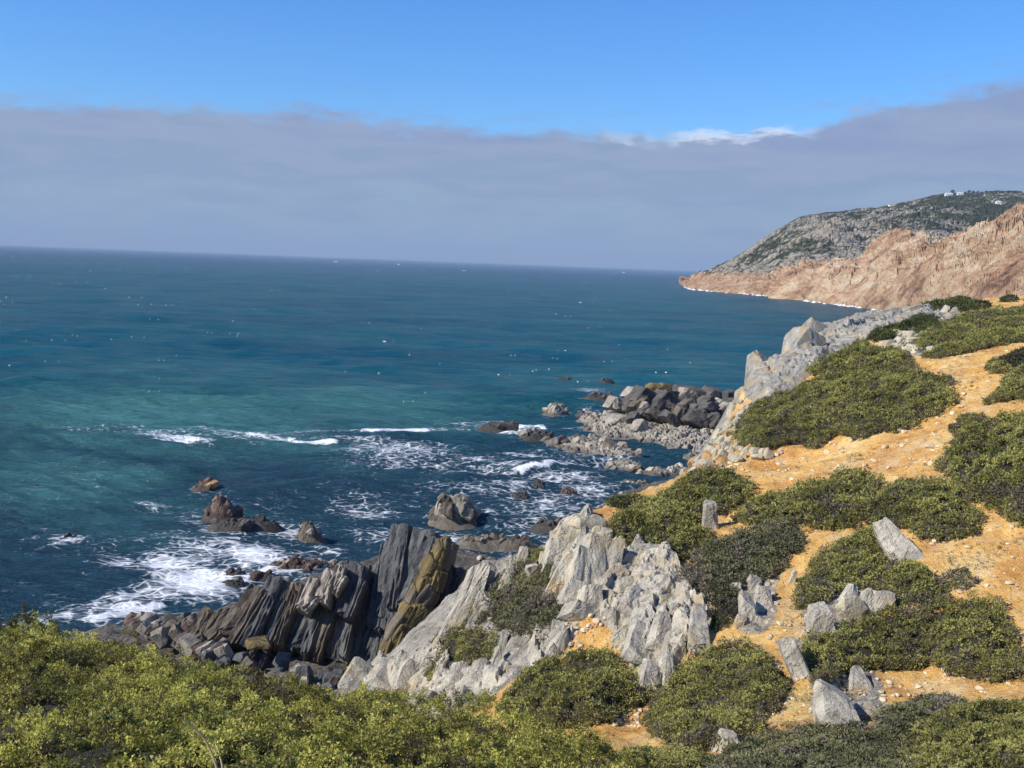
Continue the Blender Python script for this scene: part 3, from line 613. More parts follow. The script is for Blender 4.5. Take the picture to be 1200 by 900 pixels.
bk = thing('rock_ledges', 'yellowish broken rock along the brink below the largest bush', 'rock outcrop', tuple(cast([845], [525])[0]))
fill(bk, Z6([(75, 680), (120, 620), (190, 560), (230, 610), (330, 625), (280, 660), (180, 660), (110, 700)]), 8, (8, 18), (7, 14), ['block', 'shard', 'boulder'], ['cream', 'ochre_rock', 'cream'], (-10, 40), 12, 3, .8, 'ledge', tilt=(-40, 0))
ft = thing('cliff_foot_rocks', 'cream and grey broken rock where the reef meets the slope', 'rock outcrop', tuple(cast([850], [525])[0]))
fill(ft, [(800, 556), (822, 535), (848, 505), (866, 478), (882, 468), (874, 500), (852, 522), (834, 545), (810, 562)], 9, (10, 22), (10, 20), ['block', 'shard', 'boulder'], ['cream', 'pale', 'cream', 'ochre_rock'], (0, 50), 14, 3, .8, 'stone', tilt=(-40, 0))
# ------------------------------------------------------------------ rocks in the sea
FOAM = []      # (x, y, rx, ry, strength)
def sea_pt(u, v): return on_sea(u, v)
def islet(name, label, poly, hpx, mats, seed, cat='sea rock', group=None, blocks=0, bs=(8, 16), lean=(10, 45), foam=.75, peaks=None, base=None, res=76, sharp=1.0, csz=1.0):
    """a rock that stands in the water: craggy body over its waterline outline, broken blocks as parts"""
    P = np.array(smooth_poly(poly, 4)); W = on_sea(P[:, 0], P[:, 1])[:, :2]
    c = W.mean(0); s = c[1] / F
    mn, mx = W.min(0) - 3.5, W.max(0) + 3.5
    gx, gy = np.meshgrid(np.linspace(mn[0], mx[0], res), np.linspace(mn[1], mx[1], res))
    d = edge_dist(gx, gy, W); d = np.where(inside(gx, gy, W), d, -d)
    H = hpx * s * .62; rw = max(d.max() * .75, .3)
    f = np.clip(d / rw, 0, 1); z = np.where(d > 0, H * f ** .7, d * .9)
    if peaks:
        for (u, v, pr_, ph) in peaks:
            q = on_sea(u, v); z = z + ph * s * np.exp(-(((gx - q[0]) / (pr_ * s)) ** 2 + ((gy - q[1]) / (pr_ * s * 2)) ** 2)) * sstep(d, -.2, 1.0)
    a_ = R(30); uu = gx * math.cos(a_) + gy * math.sin(a_); vv = -gx * math.sin(a_) + gy * math.cos(a_); Ls = max(H, .4)
    cw = min(.45 * Ls, 2.2) * csz; z = z + (plates(gx, gy, R(24), cw, cw * 2.6, seed) * .75 * cw + fbm(p3(uu / (.8 * Ls), vv / (2.2 * Ls), seed), seed, 5, .55, True) * .25 * Ls) * sharp * sstep(d, -.6, min(1.2, rw * .5))
    z = np.maximum(z, -1.6)
    th = thing(name, label, cat, (c[0], c[1], 0), group)
    Vv = np.stack([gx - c[0], gy - c[1], z], -1).reshape(-1, 3); Fc = grid_faces(res, res)
    keep = (z.reshape(-1)[Fc] > -1.4).any(1)
    link('base', mesh_data('base', Vv, Fc[keep], M[base or mats[0]], False), th)
    rs = random.Random(seed)
    for i in range(blocks):
        for _ in range(30):
            u = rs.uniform(P[:, 0].min(), P[:, 0].max()); v = rs.uniform(P[:, 1].min(), P[:, 1].max())
            if inside(np.array([u]), np.array([v]), P)[0]: break
        q = on_sea(u, v); i_ = np.abs(gx[0] - q[0]).argmin(); j_ = np.abs(gy[:, 0] - q[1]).argmin(); zz = max(z[j_, i_] * .8, .0)
        ww = rs.uniform(*bs) * s
        put_stone('block', (q[0], q[1], zz), (ww * .42, ww * .6, ww * rs.uniform(.28, .5)), rs.choice(['shard', 'shard', 'boulder']), rs.choice(mats), rs.uniform(*lean), rs.uniform(-25, 25), rs.uniform(-15, 15), th, None, 3, rs)
    if foam:
        FOAM.append((c[0] - 1, c[1] - (mx[1] - mn[1] - 6) * .1, (mx[0] - mn[0] - 6) * .75, (mx[1] - mn[1] - 6) * .75 + 2, foam))
    return th
def ell(u, v, a, b, n=9, sk=0.0): return [(u + a * math.cos(t) + sk * b * math.sin(t), v + b * math.sin(t)) for t in np.linspace(0, 2 * math.pi, n, endpoint=False)]
islet('sea_stack', 'largest lone stack in the water, craggy brown-grey, above the dark slab', ell(534, 606, 27, 4), 36, ['reef', 'slate_brown'], 61, blocks=16, bs=(12, 22), lean=(10, 35), foam=.5, csz=1.3, res=130)
islet('sea_rocks', 'scatter of low dark rocks just in front of the largest stack', ell(566, 632, 26, 3), 3, ['reef', 'slate_brown'], 62, blocks=14, bs=(6, 14), foam=.5)
islet('sea_rocks', 'pair of small dark low rocks in the cove right of the slab', ell(606, 634, 16, 3), 4, ['slate_brown', 'reef_dark'], 63, blocks=4, bs=(6, 12), foam=.2)
islet('sea_rock', 'small ochre-topped rock farthest out on the left', ell(244, 571, 16, 3), 13, ['reef_red', 'ochre_rock'], 64, blocks=4, bs=(8, 14), foam=.55)
islet('sea_rock', 'pointed tilted brown rock with sharp left summit', ell(260, 602, 17, 3.5), 27, ['reef_red'], 65, blocks=6, bs=(10, 18), lean=(20, 45), foam=.5)
islet('sea_rock', 'long low dark rock awash below the pointed rock', ell(286, 614, 38, 4.5, sk=-2), 8, ['reef_dark'], 66, blocks=6, bs=(10, 20), foam=.8)
islet('sea_rock', 'squat upright grey rock at the right end of the low dark rock', ell(361, 626, 12, 3), 26, ['slate_brown', 'reef'], 67, blocks=4, bs=(8, 14), foam=.7)
islet('sea_rocks', 'reddish heap of wet rocks in white surf above the slab', ell(346, 664, 30, 6, sk=1), 11, ['reef_red', 'reef'], 68, blocks=22, bs=(8, 18), foam=.9)
islet('sea_rock', 'small dark rounded rock in the surf, upper left of the foaming group', ell(275, 672, 13, 3), 6, ['reef_dark'], 69, blocks=2, bs=(8, 14), foam=.9)
islet('sea_rock', 'dark rounded rock in the surf nearest the shore', ell(272, 684, 13, 3), 6, ['reef_dark', 'reef_red'], 70, blocks=2, bs=(8, 14), foam=.9)
islet('sea_rock', 'reddish flat rock in the surf right of the dark rounded ones', ell(305, 675, 15, 3.5), 7, ['reef_red'], 71, blocks=3, bs=(8, 16), foam=.9)
islet('sea_rocks', 'row of reddish stones leading from the heap to the slab', ell(398, 664, 22, 4), 6, ['reef_red', 'reef'], 72, blocks=10, bs=(6, 12), foam=.4)
islet('sea_rock', 'lone grey rock off the left tip of the big reef', ell(652, 483, 13, 2.6), 16, ['reef'], 73, blocks=5, bs=(8, 13), foam=.6)
islet('sea_rock', 'flat dark rock drowned in white surf left of the reef', ell(588, 498, 22, 2.2), 5, ['reef_dark'], 74, blocks=3, bs=(8, 14), foam=.9)
islet('sea_rock', 'dark broken rock between the surf and the long skerry', ell(628, 510, 18, 2.8), 8, ['reef_dark', 'reef'], 75, blocks=5, bs=(8, 14), foam=.7)
islet('skerry', 'long narrow grey-brown skerry in front of the big reef', [(640, 516), (665, 514), (700, 516), (735, 524), (752, 534), (745, 542), (715, 538), (680, 530), (650, 524)], 9, ['reef', 'slate_brown'], 76, blocks=26, bs=(10, 20), foam=.6)
islet('skerry', 'short rocky end of the skerry with rounded blocks', [(714, 542), (730, 538), (748, 542), (752, 551), (735, 553), (718, 550)], 8, ['reef', 'slate_brown'], 77, blocks=10, bs=(8, 16), foam=.5)
islet('sea_rocks', 'string of small grey stones trailing from skerry to shore', [(746, 553), (775, 550), (803, 547), (806, 552), (778, 557), (752, 558)], 4, ['reef', 'pale'], 78, blocks=16, bs=(6, 12), foam=.35)
islet('sea_rock', 'small dark rock awash in the middle of the foaming cove', ell(610, 583, 11, 2.2), 8, ['reef_dark'], 79, blocks=2, bs=(6, 10), foam=.7)
islet('sea_rock', 'tiny low rock in the foam below the breaking wave', ell(666, 578, 10, 2.2), 8, ['reef_red'], 80, blocks=2, bs=(5, 9), foam=.7)
islet('sea_rock', 'faint dark rock just under the breaking wave at the cove', ell(630, 571, 13, 2.2), 9, ['reef_dark'], 81, blocks=2, bs=(5, 9), foam=.6)
islet('sea_rocks', 'group of dark stones by the cream boulder at the cliff brink', ell(643, 614, 15, 4), 5, ['reef_dark', 'reef'], 82, blocks=8, bs=(6, 12), foam=.5)
islet('sea_rocks', 'spread of brown stones at the water edge under the cliff bushes', ell(742, 568, 22, 2.6), 4, ['slate_brown', 'reef'], 83, blocks=10, bs=(6, 11), foam=.5)
islet('sea_rock', 'tiny reddish rock farthest out beyond the reef', ell(662, 444, 9, 1.0), 3, ['reef_red'], 84, blocks=1, bs=(5, 8), foam=.5)
islet('sea_rock', 'tiny dark rock beyond the reef, right of the reddish one', ell(711, 447, 8, 1.2), 4, ['reef_dark'], 85, blocks=1, bs=(5, 8), foam=.5)
islet('sea_rocks', 'dark low stones off the left shoulder of the reef', ell(704, 465, 18, 1.8), 5, ['reef_dark'], 86, blocks=5, bs=(6, 11), foam=.6)
islet('sea_rock', 'dark angular rock touching the reef at its left tip', ell(691, 492, 13, 5), 10, ['reef', 'reef_dark'], 87, blocks=6, bs=(8, 15), foam=.3)
islet('sea_rock', 'half drowned dark rock in foam near the left edge', ell(82, 631, 12, 1.6), 1.6, ['reef_dark'], 88, blocks=2, bs=(6, 12), foam=.8)
islet('sea_rock', 'small dark wet rock under the left breaking wave', ell(355, 541, 9, 1.5), 2.5, ['reef_dark'], 89, blocks=1, bs=(5, 8), foam=.2) if False else None
rf = islet('reef', 'big rocky reef in the water with dark crest and ochre lichen peak', [(684, 500), (700, 488), (730, 478), (770, 472), (820, 470), (862, 474), (880, 490), (872, 520), (850, 534), (815, 536), (780, 524), (740, 514), (705, 510)], 15, ['reef', 'reef'], 90, blocks=26, bs=(5, 11), foam=.35, res=230, csz=1.5,
      peaks=[(772, 492, 24, 22), (818, 486, 26, 18), (735, 496, 30, 5), (862, 490, 14, 10)], sharp=.9)
yr = float(on_sea(780, 500)[1])
for (u, v, w_, h_, kd, mt_, ln, dy) in [(770, 458, 30, 18, 'boulder', 'lichen', 0, 2), (755, 474, 40, 34, 'shard', 'reef_dark', 26, -2), (778, 482, 44, 40, 'shard', 'reef_dark', 30, -4), (800, 490, 44, 34, 'shard', 'reef_dark', 50, -6), (812, 465, 46, 22, 'block', 'reef_dark', 8, 4), (836, 466, 28, 22, 'block', 'reef_dark', 20, 4),
        (820, 483, 22, 18, 'block', 'ochre_rock', 10, -6), (858, 472, 22, 28, 'shard', 'reef_dark', -10, 2), (862, 476, 12, 20, 'block', 'reef_red', 0, 0), (742, 462, 20, 16, 'shard', 'reef', 20, 4), (722, 474, 30, 16, 'shard', 'reef', 50, 2), (836, 500, 40, 16, 'shard', 'reef_dark', 76, -8), (850, 492, 30, 24, 'block', 'reef', 10, -2), (800, 510, 46, 16, 'shard', 'reef', 66, -12), (760, 505, 50, 18, 'shard', 'reef', 60, -12), (728, 496, 44, 18, 'shard', 'reef', 60, -6), (835, 520, 44, 18, 'boulder', 'reef', 20, -14)]:
    o_ = px_stone('crag', u, v, w_, h_, yr + dy, kd, mt_, ln if ln < 50 else 14, 20, 0, .9, rf, None, 4)
    if mt_ == 'lichen': o_['label'] = 'ochre lichen covered peak of the reef'
rl = random.Random(43)
for i_ in range(46):
    u_ = rl.uniform(742, 868); v_ = rl.uniform(456, 474) + abs(u_ - 800) * .10 + rl.uniform(0, 26)
    px_stone('crag', u_, v_, rl.uniform(14, 30), rl.uniform(8, 17), yr + 5 - (v_ - 456) * .5, rl.choice(['shard', 'block', 'shard']), rl.choice(['reef_dark', 'reef_dark', 'reef_dark', 'slate_brown', 'reef']), rl.uniform(15, 50), rl.uniform(0, 40), rl.uniform(-25, 10), .9, rf, None, 4)
for i_ in range(9): px_stone('crag', rl.uniform(757, 784), rl.uniform(452, 464), rl.uniform(9, 17), rl.uniform(7, 12), yr + 1.5, rl.choice(['shard', 'boulder', 'block']), 'lichen', rl.uniform(-10, 40), rl.uniform(0, 40), 0, .9, rf, None, 4)['label'] = 'ochre lichen covered peak of the reef'
#@@SEA
# ------------------------------------------------------------------ sea
rows = np.concatenate([np.geomspace(24, 84, 40, endpoint=False), np.geomspace(84, 330, 440, endpoint=False), np.geomspace(330, 2500, 210, endpoint=False), np.geomspace(2500, 60000, 60)])
tc = np.concatenate([-np.geomspace(6, .6, 24), np.linspace(-.56, .58, 390), np.geomspace(.64, 6, 24)])
SX = rows[:, None] * tc[None]; SY = np.broadcast_to(rows[:, None], SX.shape).copy()
dr = np.gradient(rows)[:, None] * np.ones_like(SX); dx_ = np.abs(np.gradient(tc))[None] * rows[:, None]; spc = np.maximum(dr, dx_)
SZ = np.zeros_like(SX); rs_ = np.random.default_rng(5)
for k in range(64):
    lam = 1.6 * (30 / 1.6) ** rs_.random() if k < 46 else 30 * 5 ** rs_.random(); ang = rs_.normal(R(262), R(24)); ph = rs_.uniform(0, 6.28)
    kx, ky = math.cos(ang) * 6.283 / lam, math.sin(ang) * 6.283 / lam
    am = (.026 if lam < 9 else .018) * lam ** .85 * rs_.uniform(.5, 1.2) * (1 if k < 46 else .35)
    th_ = kx * SX + ky * SY + ph
    SZ += am * 2 * (.594 - np.abs(np.sin(th_ / 2)) ** 1.2) * np.clip((lam / spc - 2.2) / 2, 0, 1)
SZ *= (.75 + .5 * fbm(p3(SX / 40, SY / 40), 77, 3))
SZ -= .32
foam = np.zeros_like(SX); teal = np.zeros_like(SX); shade = np.zeros_like(SX)
def blob(u, v, ru, rv, amp, arr):
    c = on_sea(u, v); ex = on_sea(u + ru, v); ey = on_sea(u, v - rv)
    rx = abs(ex[0] - c[0]); ry = abs(ey[1] - c[1])
    sk = (SX - c[0] - (SY - c[1]) * c[0] / c[1]); g = np.exp(-((sk / rx) ** 2 + ((SY - c[1]) / ry) ** 2))
    np.copyto(arr, np.maximum(arr, amp * g)) if amp > 0 else np.copyto(arr, arr + amp * g)
for a_ in [(200, 655, 70, 18, .75), (230, 680, 66, 22, 1.0), (150, 712, 60, 16, .75), (140, 655, 40, 14, .6), (300, 650, 60, 22, .8), (80, 630, 34, 7, .6), (240, 600, 60, 14, .45), (330, 615, 60, 12, .6), (420, 590, 60, 16, .5), (440, 598, 40, 10, .55), (470, 525, 90, 14, .62), (560, 540, 60, 12, .5), (640, 590, 80, 20, .54), (600, 570, 60, 14, .55), (690, 575, 50, 16, .58), (560, 600, 50, 14, .5), (200, 516, 44, 5, .75), (150, 500, 60, 6, .35), (600, 500, 40, 6, .7), (690, 455, 30, 4, .5), (660, 560, 60, 8, .6), (70, 700, 40, 10, .35), (230, 720, 60, 8, .5), (380, 640, 40, 10, .5), (110, 725, 30, 8, .7), (640, 615, 70, 16, .55), (450, 620, 60, 12, .5), (560, 575, 90, 12, .50), (250, 640, 90, 14, .6), (330, 690, 40, 8, .55), (480, 545, 120, 10, .5), (620, 530, 50, 7, .55), (180, 590, 30, 8, .5), (700, 545, 60, 8, .4), (590, 640, 40, 10, .35), (30, 600, 30, 6, .2), (690, 480, 30, 6, .4), (520, 622, 60, 8, .5)]:
    blob(*a_, foam)
for (x, y, rx, ry, am) in FOAM:
    foam = np.maximum(foam, am * .72 * np.exp(-(((SX - x) / rx) ** 2 + ((SY - y) / ry) ** 2)))
# breaking crests
for (u0, v0, u1, v1, hgt, wd, fo) in [(150, 514, 265, 519, .5, 2.8, .85), (272, 511, 412, 518, 1.0, 1.9, 1.06), (412, 508, 512, 502, .8, 1.8, 1.06), (566, 496, 650, 501, .8, 1.8, 1.06), (574, 556, 704, 547, .9, 1.6, 1.06), (90, 520, 240, 526, .5, 4, 0), (420, 520, 500, 506, .5, 3, 0), (480, 566, 572, 556, .7, 3, 0), (250, 690, 330, 664, .35, 1.6, 1.1), (90, 732, 200, 700, .35, 1.6, 1.0), (60, 560, 260, 552, .5, 3.5, 0), (230, 575, 480, 566, .6, 3.5, 0), (0, 655, 140, 652, .4, 3, 0), (20, 600, 200, 590, .5, 3, 0), (300, 545, 520, 540, .6, 3.5, 0), (120, 468, 420, 462, .6, 4, 0), (0, 440, 260, 436, .6, 5, 0), (380, 455, 620, 458, .6, 5, 0), (700, 430, 860, 434, .5, 5, 0), (180, 640, 300, 628, .3, 2, .7)]:
    A, B = on_sea(u0, v0)[:2], on_sea(u1, v1)[:2]
    ab = B - A; t = np.clip(((SX - A[0]) * ab[0] + (SY - A[1]) * ab[1]) / (ab @ ab), 0, 1)
    wig = fbm(p3(SX / 5, SY * 0 + hgt * 9), 91, 4, .6) * 2.0
    nx, ny = -ab[1], ab[0]; L = math.hypot(nx, ny); nx, ny = nx / L, ny / L
    if ny < 0: nx, ny = -nx, -ny
    sd_ = (SX - A[0] - t * ab[0]) * nx + (SY - A[1] - t * ab[1]) * ny + wig
    en = np.hypot(SX - A[0] - t * ab[0], SY - A[1] - t * ab[1])
    along = sstep(t, 0.0, .18) * sstep(t, 1.0, .82); near = np.exp(-(np.maximum(0, en - 4 * wd) / wd) ** 2)
    SZ += hgt * near * along * np.where(sd_ > 0, np.exp(-(sd_ / (wd * 2.2)) ** 2), np.exp(-(sd_ / (wd * .8)) ** 2))
    if fo: foam = np.maximum(foam, .60 * min(fo, 1) * np.exp(-(np.maximum(0, en - 6 * wd) / (2 * wd)) ** 2) * np.exp(-((sd_ - 2.2 * wd) / (2.6 * wd)) ** 2) * (.8 + .35 * fbm(p3(SX / 7, SY / 9), 14, 3)))
    if fo: foam = np.maximum(foam, 1.0 * fo * near * along * np.exp(-((sd_ + wd * .4) / (wd * .8)) ** 2) * (.78 + .42 * fbm(p3(SX / 2.6, SY / 1.2), 4, 3)))
for a_ in [(180, 480, 260, 36, 1.0), (420, 470, 200, 30, .8), (60, 560, 200, 40, .7), (240, 440, 300, 24, .5), (640, 445, 160, 22, .45), (130, 620, 120, 24, .4), (800, 430, 120, 16, .5), (280, 520, 220, 14, .6), (380, 545, 120, 14, .35)]:
    blob(*a_, teal)
foam = np.maximum(foam, (.22 + .17 * fbm(p3(SX / 14, SY / 22), 88, 4)) * sstep(SY, 250, 175) * sstep(SX, 60, 30)); foam *= (SY < 420)
mt, T = new_mat('sea_water')
pos = T.n('ShaderNodeNewGeometry').outputs['Position']
sp = T.n('ShaderNodeSeparateXYZ', None, Vector=pos)
patch = T.noise(T.mapv(pos, (.004, .012, 0)), 1.0, 5, .6)
patch2 = T.noise(T.mapv(pos, (.03, .08, 0)), 1.0, 5, .6)
deep = T.mix(T.step(patch, .35, .65), (.002, .150, .235), (.005, .205, .275))
far = T.step(sp.outputs[1], 180.0, 420.0)
deep = T.mix(far, (.034, .102, .158), deep)
deep = T.mix(T.step(sp.outputs[1], 1500.0, 5000.0), deep, (.002, .090, .185))
tl = T.math('ADD', T.attr('teal'), T.math('MULTIPLY', T.math('SUBTRACT', patch2, .5), 1.0))
wat = T.mix(T.step(tl, .1, 1.0), deep, (.120, .375, .375))
fa = T.attr('foam')
wn = T.noise(T.mapv(pos, (.5, 1.1, 1)), .6, 3, .5, 0, 1)
wp = T.n('ShaderNodeVectorMath', {'operation': 'MULTIPLY_ADD'}, i0=wn, i1=(1.6, 1.6, 0), i2=pos).outputs[0]
vo = T.n('ShaderNodeTexVoronoi', {'feature': 'DISTANCE_TO_EDGE'}, Vector=T.mapv(wp, (.55, .8, 0)), Scale=1.0).outputs[0]
lace = T.step(vo, .16, .0)
ns = T.noise(T.mapv(pos, (.36, .95, 0)), 1.0, 9, .72, 1.0)
ns2 = T.noise(T.mapv(pos, (2.2, 3.0, 0)), 1.0, 5, .65)
pat = T.math('ADD', T.math('MULTIPLY', ns, .95), T.math('ADD', T.math('MULTIPLY', lace, .13), T.math('MULTIPLY', ns2, .18)))
thr = T.math('SUBTRACT', .96, T.math('MULTIPLY', fa, .62))
fm = T.step(pat, T.math('SUBTRACT', thr, .12), T.math('ADD', thr, .20))
fm = T.math('MULTIPLY', fm, T.step(fa, .04, .2))
b1 = T.noise(T.mapv(pos, (.28, .6, 1)), 1.0, 6, .62, .3); b2 = T.noise(T.mapv(pos, (1.6, 2.6, 1)), 1.0, 5, .65)
bfar = T.noise(T.mapv(pos, (.010, .040, 1)), 1.0, 9, .75)
nb = bump(T, T.math('ADD', T.math('MULTIPLY', b1, 1.0), T.math('MULTIPLY', b2, .45)), 2.6, 1.0)
nb = bump(T, bfar, 60.0, 1.0, nb)
b = T.n('ShaderNodeBsdfPrincipled', None, Base_Color=wat, Roughness=.17, Normal=nb, IOR=1.33); b.inputs['Specular IOR Level'].default_value = .14
fb = T.n('ShaderNodeBsdfPrincipled', None, Base_Color=(.86, .88, .89), Roughness=.8, Normal=bump(T, pat, .35))
mx = T.n('ShaderNodeMixShader', None, i0=T.math('MULTIPLY', fm, .95), i1=b, i2=fb)
T.n('ShaderNodeOutputMaterial', None, Surface=mx)
M['sea'] = mt
o = link('sea', mesh_data('sea', np.stack([SX, SY, SZ], -1).reshape(-1, 3), grid_faces(len(rows), len(tc)), mt, True, {'foam': foam.ravel(), 'teal': teal.ravel()}))
tag(o, 'teal-blue wind-chopped sea with foam around the rocks', None, None, 'structure')
# whitecaps: flecks of broken crest scattered out to sea
M['white'] = plain_mat('white_foam', (.80, .83, .85), (.88, .89, .90), 3, .1)
Vw, Fw = [], []; rs_ = np.random.default_rng(9); nW = 0
for i in range(260):
    u = rs_.uniform(-60, 960) if i % 3 else u + rs_.uniform(4, 16); hz = 308.5 + (u - 600) * .0373; v = hz + 6 + 165 * rs_.random() ** 1.9 if i % 3 else v + rs_.uniform(-.8, 1.2)
    c = on_sea(u, v); s = c[1] / F
    if u > 700 + (v - 330) * 1.2 and v > 335: continue
    wpx = rs_.choice([.35, .55, .9, 2.2], p=[.5, .32, .14, .04]) * rs_.uniform(.7, 1.3); hh = rs_.uniform(.2, .5) * min(1, wpx / 1.6) * s * 1.2
    nseg = 8; t = np.linspace(0, 2 * np.pi, nseg, endpoint=False)
    rr = wpx * s * .85 * (1 + .3 * rs_.normal(0, 1, nseg)); dpt = max(.7, .35 * wpx * s)
    ring = np.stack([c[0] + rr * np.cos(t), c[1] + dpt * np.sin(t), np.full(nseg, -.1)], -1)
    top_ = np.array([[c[0] + rr[0] * .2, c[1] - dpt * .2, max(.25, hh)], [c[0] - rr[4] * .4, c[1], max(.2, hh * .8)]])
    b0 = len(Vw); Vw += list(ring) + list(top_)
    for k in range(nseg): Fw.append((b0 + k, b0 + (k + 1) % nseg, b0 + nseg + (0 if k < 2 or k > 5 else 1)))
    Fw.append((b0 + 2, b0 + nseg + 1, b0 + nseg)); Fw.append((b0 + 6, b0 + nseg, b0 + nseg + 1))
tag(link('whitecaps', mesh_data('whitecaps', Vw, Fw, M['white'], True)), 'white flecks of breaking crests scattered over the open sea', None, None, 'stuff')

#@@HILLS
# ------------------------------------------------------------------ headland
def loft(base, ridge, nu, nv, facet, back=900, jag=(12, 300), seed=0, expo=1.0, ns=.35):
    """base: (u, v) on the water; ridge: (u, v, distance); rows run from below the water up to the ridge and down behind"""
    ub = np.array([b[0] for b in base], float); uu = np.linspace(ub.min(), ub.max(), nu)
    bv = np.interp(uu, ub, [b[1] for b in base]); B = on_sea(uu, bv)
    ur = np.array([r[0] for r in ridge], float)
    rv = np.interp(uu, ur, [r[1] for r in ridge]); rY = np.interp(uu, ur, [r[2] for r in ridge]); Rg = at(uu, rv, rY)
    s = np.linspace(0, 1, nv)[:, None, None]
    P = B[None] * (1 - s) + Rg[None] * s
    P[..., 2] = Rg[None, :, 2] * (s[..., 0] ** expo)
    nb_ = max(8, nv // 6); sb = np.linspace(0, 1, nb_ + 1)[1:, None, None]
    bk = np.repeat(Rg[None], nb_, 0); k_ = 1 + sb[..., 0] * back / Rg[None, :, 1]; bk[..., 0] *= k_; bk[..., 1] *= k_; bk[..., 2] = Rg[None, :, 2] * (1 - sb[..., 0] ** 1.5 * 1.02)
    fr = np.repeat(B[None], 2, 0); fr[0] += np.array([0, -60, -25]); fr[1] += np.array([0, -6, -4])
    A = np.concatenate([fr, P, bk], 0); nr = len(A)
    wgt = np.concatenate([[0, .25], np.clip(np.sin(np.linspace(0, 1, nv) * math.pi) ** .6 + .06, 0, 1), np.full(nb_, .2)])[:, None]
    am, ln = jag
    q = A / ln
    g = fbm(np.stack([q[..., 0] + q[..., 1] * .25, q[..., 1] * .55, 0 * q[..., 2]], -1), seed, 6, .55, True)
    g2 = fbm(np.stack([q[..., 0] * 3.3, q[..., 1] * 2.0, 0 * q[..., 2]], -1), seed + 20, 5, .6, True)
    wgt[:2] = 0
    A[..., 2] += am * (g + g2 * ns + .16 * fbm(np.stack([q[..., 0] * 11, q[..., 1] * 7, 0 * q[..., 2]], -1), seed + 60, 3, .6, True)) * wgt; A[..., 0] += am * .8 * fbm(np.stack([q[..., 0] * 2, q[..., 1], q[..., 2] * 2], -1), seed + 40, 4) * wgt
    if facet: A[..., 2] += facet * plates(A[..., 0], A[..., 1], R(-20), 38, 120, seed) * wgt + facet * .45 * plates(A[..., 0], A[..., 1], R(30), 17, 40, seed + 5) * wgt
    return A, nr
far_base = [(796, 333), (806, 338), (830, 341), (860, 343.5), (908, 347), (960, 351), (1040, 354), (1120, 356), (1200, 358), (1330, 361)]
far_ridge = [(796, 331.5, 3250), (806, 331, 3250), (818, 326, 3250), (850, 309, 3280), (881, 290, 3150), (909, 270, 3250), (937, 254, 3350), (965, 249, 3450), (1025, 245, 3700), (1060, 238, 3900), (1105, 228, 4100), (1165, 225.5, 4200), (1200, 225.5, 4200), (1330, 215, 4300)]
A, nr = loft(far_base, far_ridge, 330, 130, 7, 1500, (20, 230), 300, .72, .5)
mt, T = new_mat('scrub_covered_hill')
pos = T.n('ShaderNodeNewGeometry').outputs['Position']; sp = T.n('ShaderNodeSeparateXYZ', None, Vector=pos)
n1 = T.noise(pos, .0065, 6, .6); n2 = T.noise(pos, .035, 7, .68); n3 = T.noise(pos, .11, 5, .7)
green = T.mix(T.step(n2, .35, .65), (.026, .033, .018), (.075, .082, .038))
grey = T.mix(T.step(n3, .35, .65), (.19, .17, .135), (.44, .385, .30))
rockm = T.math('ADD', T.math('MULTIPLY', n1, .45), T.math('ADD', T.math('MULTIPLY', n2, .42), T.math('MULTIPLY', n3, .28)))
low = T.step(sp.outputs[2], 250.0, 60.0); leftm = T.step(sp.outputs[0], 1250.0, 720.0)
rm = T.step(T.math('ADD', rockm, T.math('ADD', T.math('MULTIPLY', low, .02), T.math('MULTIPLY', leftm, .07))), .595, .675)
col = T.mix(rm, green, grey)
cl = T.step(T.math('ADD', T.math('MULTIPLY', sp.outputs[2], -.019), T.math('ADD', T.math('MULTIPLY', n1, 1.2), T.math('MULTIPLY', n2, .6))), .05, .35)
ochre = T.ramp(T.step(T.math('ADD', T.math('MULTIPLY', n2, .6), T.math('MULTIPLY', n3, .4)), .35, .65), [(0, (.24, .13, .075)), (.5, (.42, .26, .15)), (1, (.58, .43, .28))])
col = T.mix(cl, col, ochre)
finish(T, col, .95, bump(T, T.math('ADD', n2, T.math('MULTIPLY', n3, .5)), 14.0), .1)
tag(link('hill', mesh_data('hill', A.reshape(-1, 3), grid_faces(nr, 330), mt, False)), 'far grey-green hill sloping to the sea under the cloud bank', None, None, 'structure')
FARV = A
och_base = [(900, 349), (908, 349.5), (940, 352), (980, 357), (1010, 361), (1040, 366), (1080, 374), (1120, 384), (1160, 394), (1200, 404), (1330, 430)]
och_ridge = [(900, 333, 2250), (908, 327, 2250), (930, 321, 2230), (965, 312, 2180), (1004, 312, 2100), (1030, 294, 2000), (1053, 281, 1950), (1081, 285, 1800), (1105, 285, 1750), (1130, 280, 1700), (1158, 266, 1620), (1180, 258, 1560), (1200, 252, 1500), (1330, 230, 1350)]
A, nr = loft(och_base, och_ridge, 420, 180, 9, 500, (25, 150), 400, .50, .62)
mt, T = new_mat('ochre_cliff_rock')
pos = T.n('ShaderNodeNewGeometry').outputs['Position']; sp = T.n('ShaderNodeSeparateXYZ', None, Vector=pos)
n1 = T.noise(pos, .010, 6, .62); n2 = T.noise(T.mapv(pos, (1, .6, 1.6), (0, R(35), 0)), .05, 8, .7, .6); n3 = T.noise(pos, .2, 5, .7)
f = T.step(T.math('ADD', T.math('MULTIPLY', n1, .4), T.math('ADD', T.math('MULTIPLY', n2, .45), T.math('MULTIPLY', n3, .15))), .38, .62)
col = T.ramp(f, [(0, (.20, .115, .075)), (.3, (.46, .275, .165)), (.6, (.64, .42, .25)), (.85, (.74, .56, .36)), (1, (.76, .65, .48))])
nz = T.n('ShaderNodeSeparateXYZ', None, Vector=T.n('ShaderNodeNewGeometry').outputs['Normal']).outputs[2]
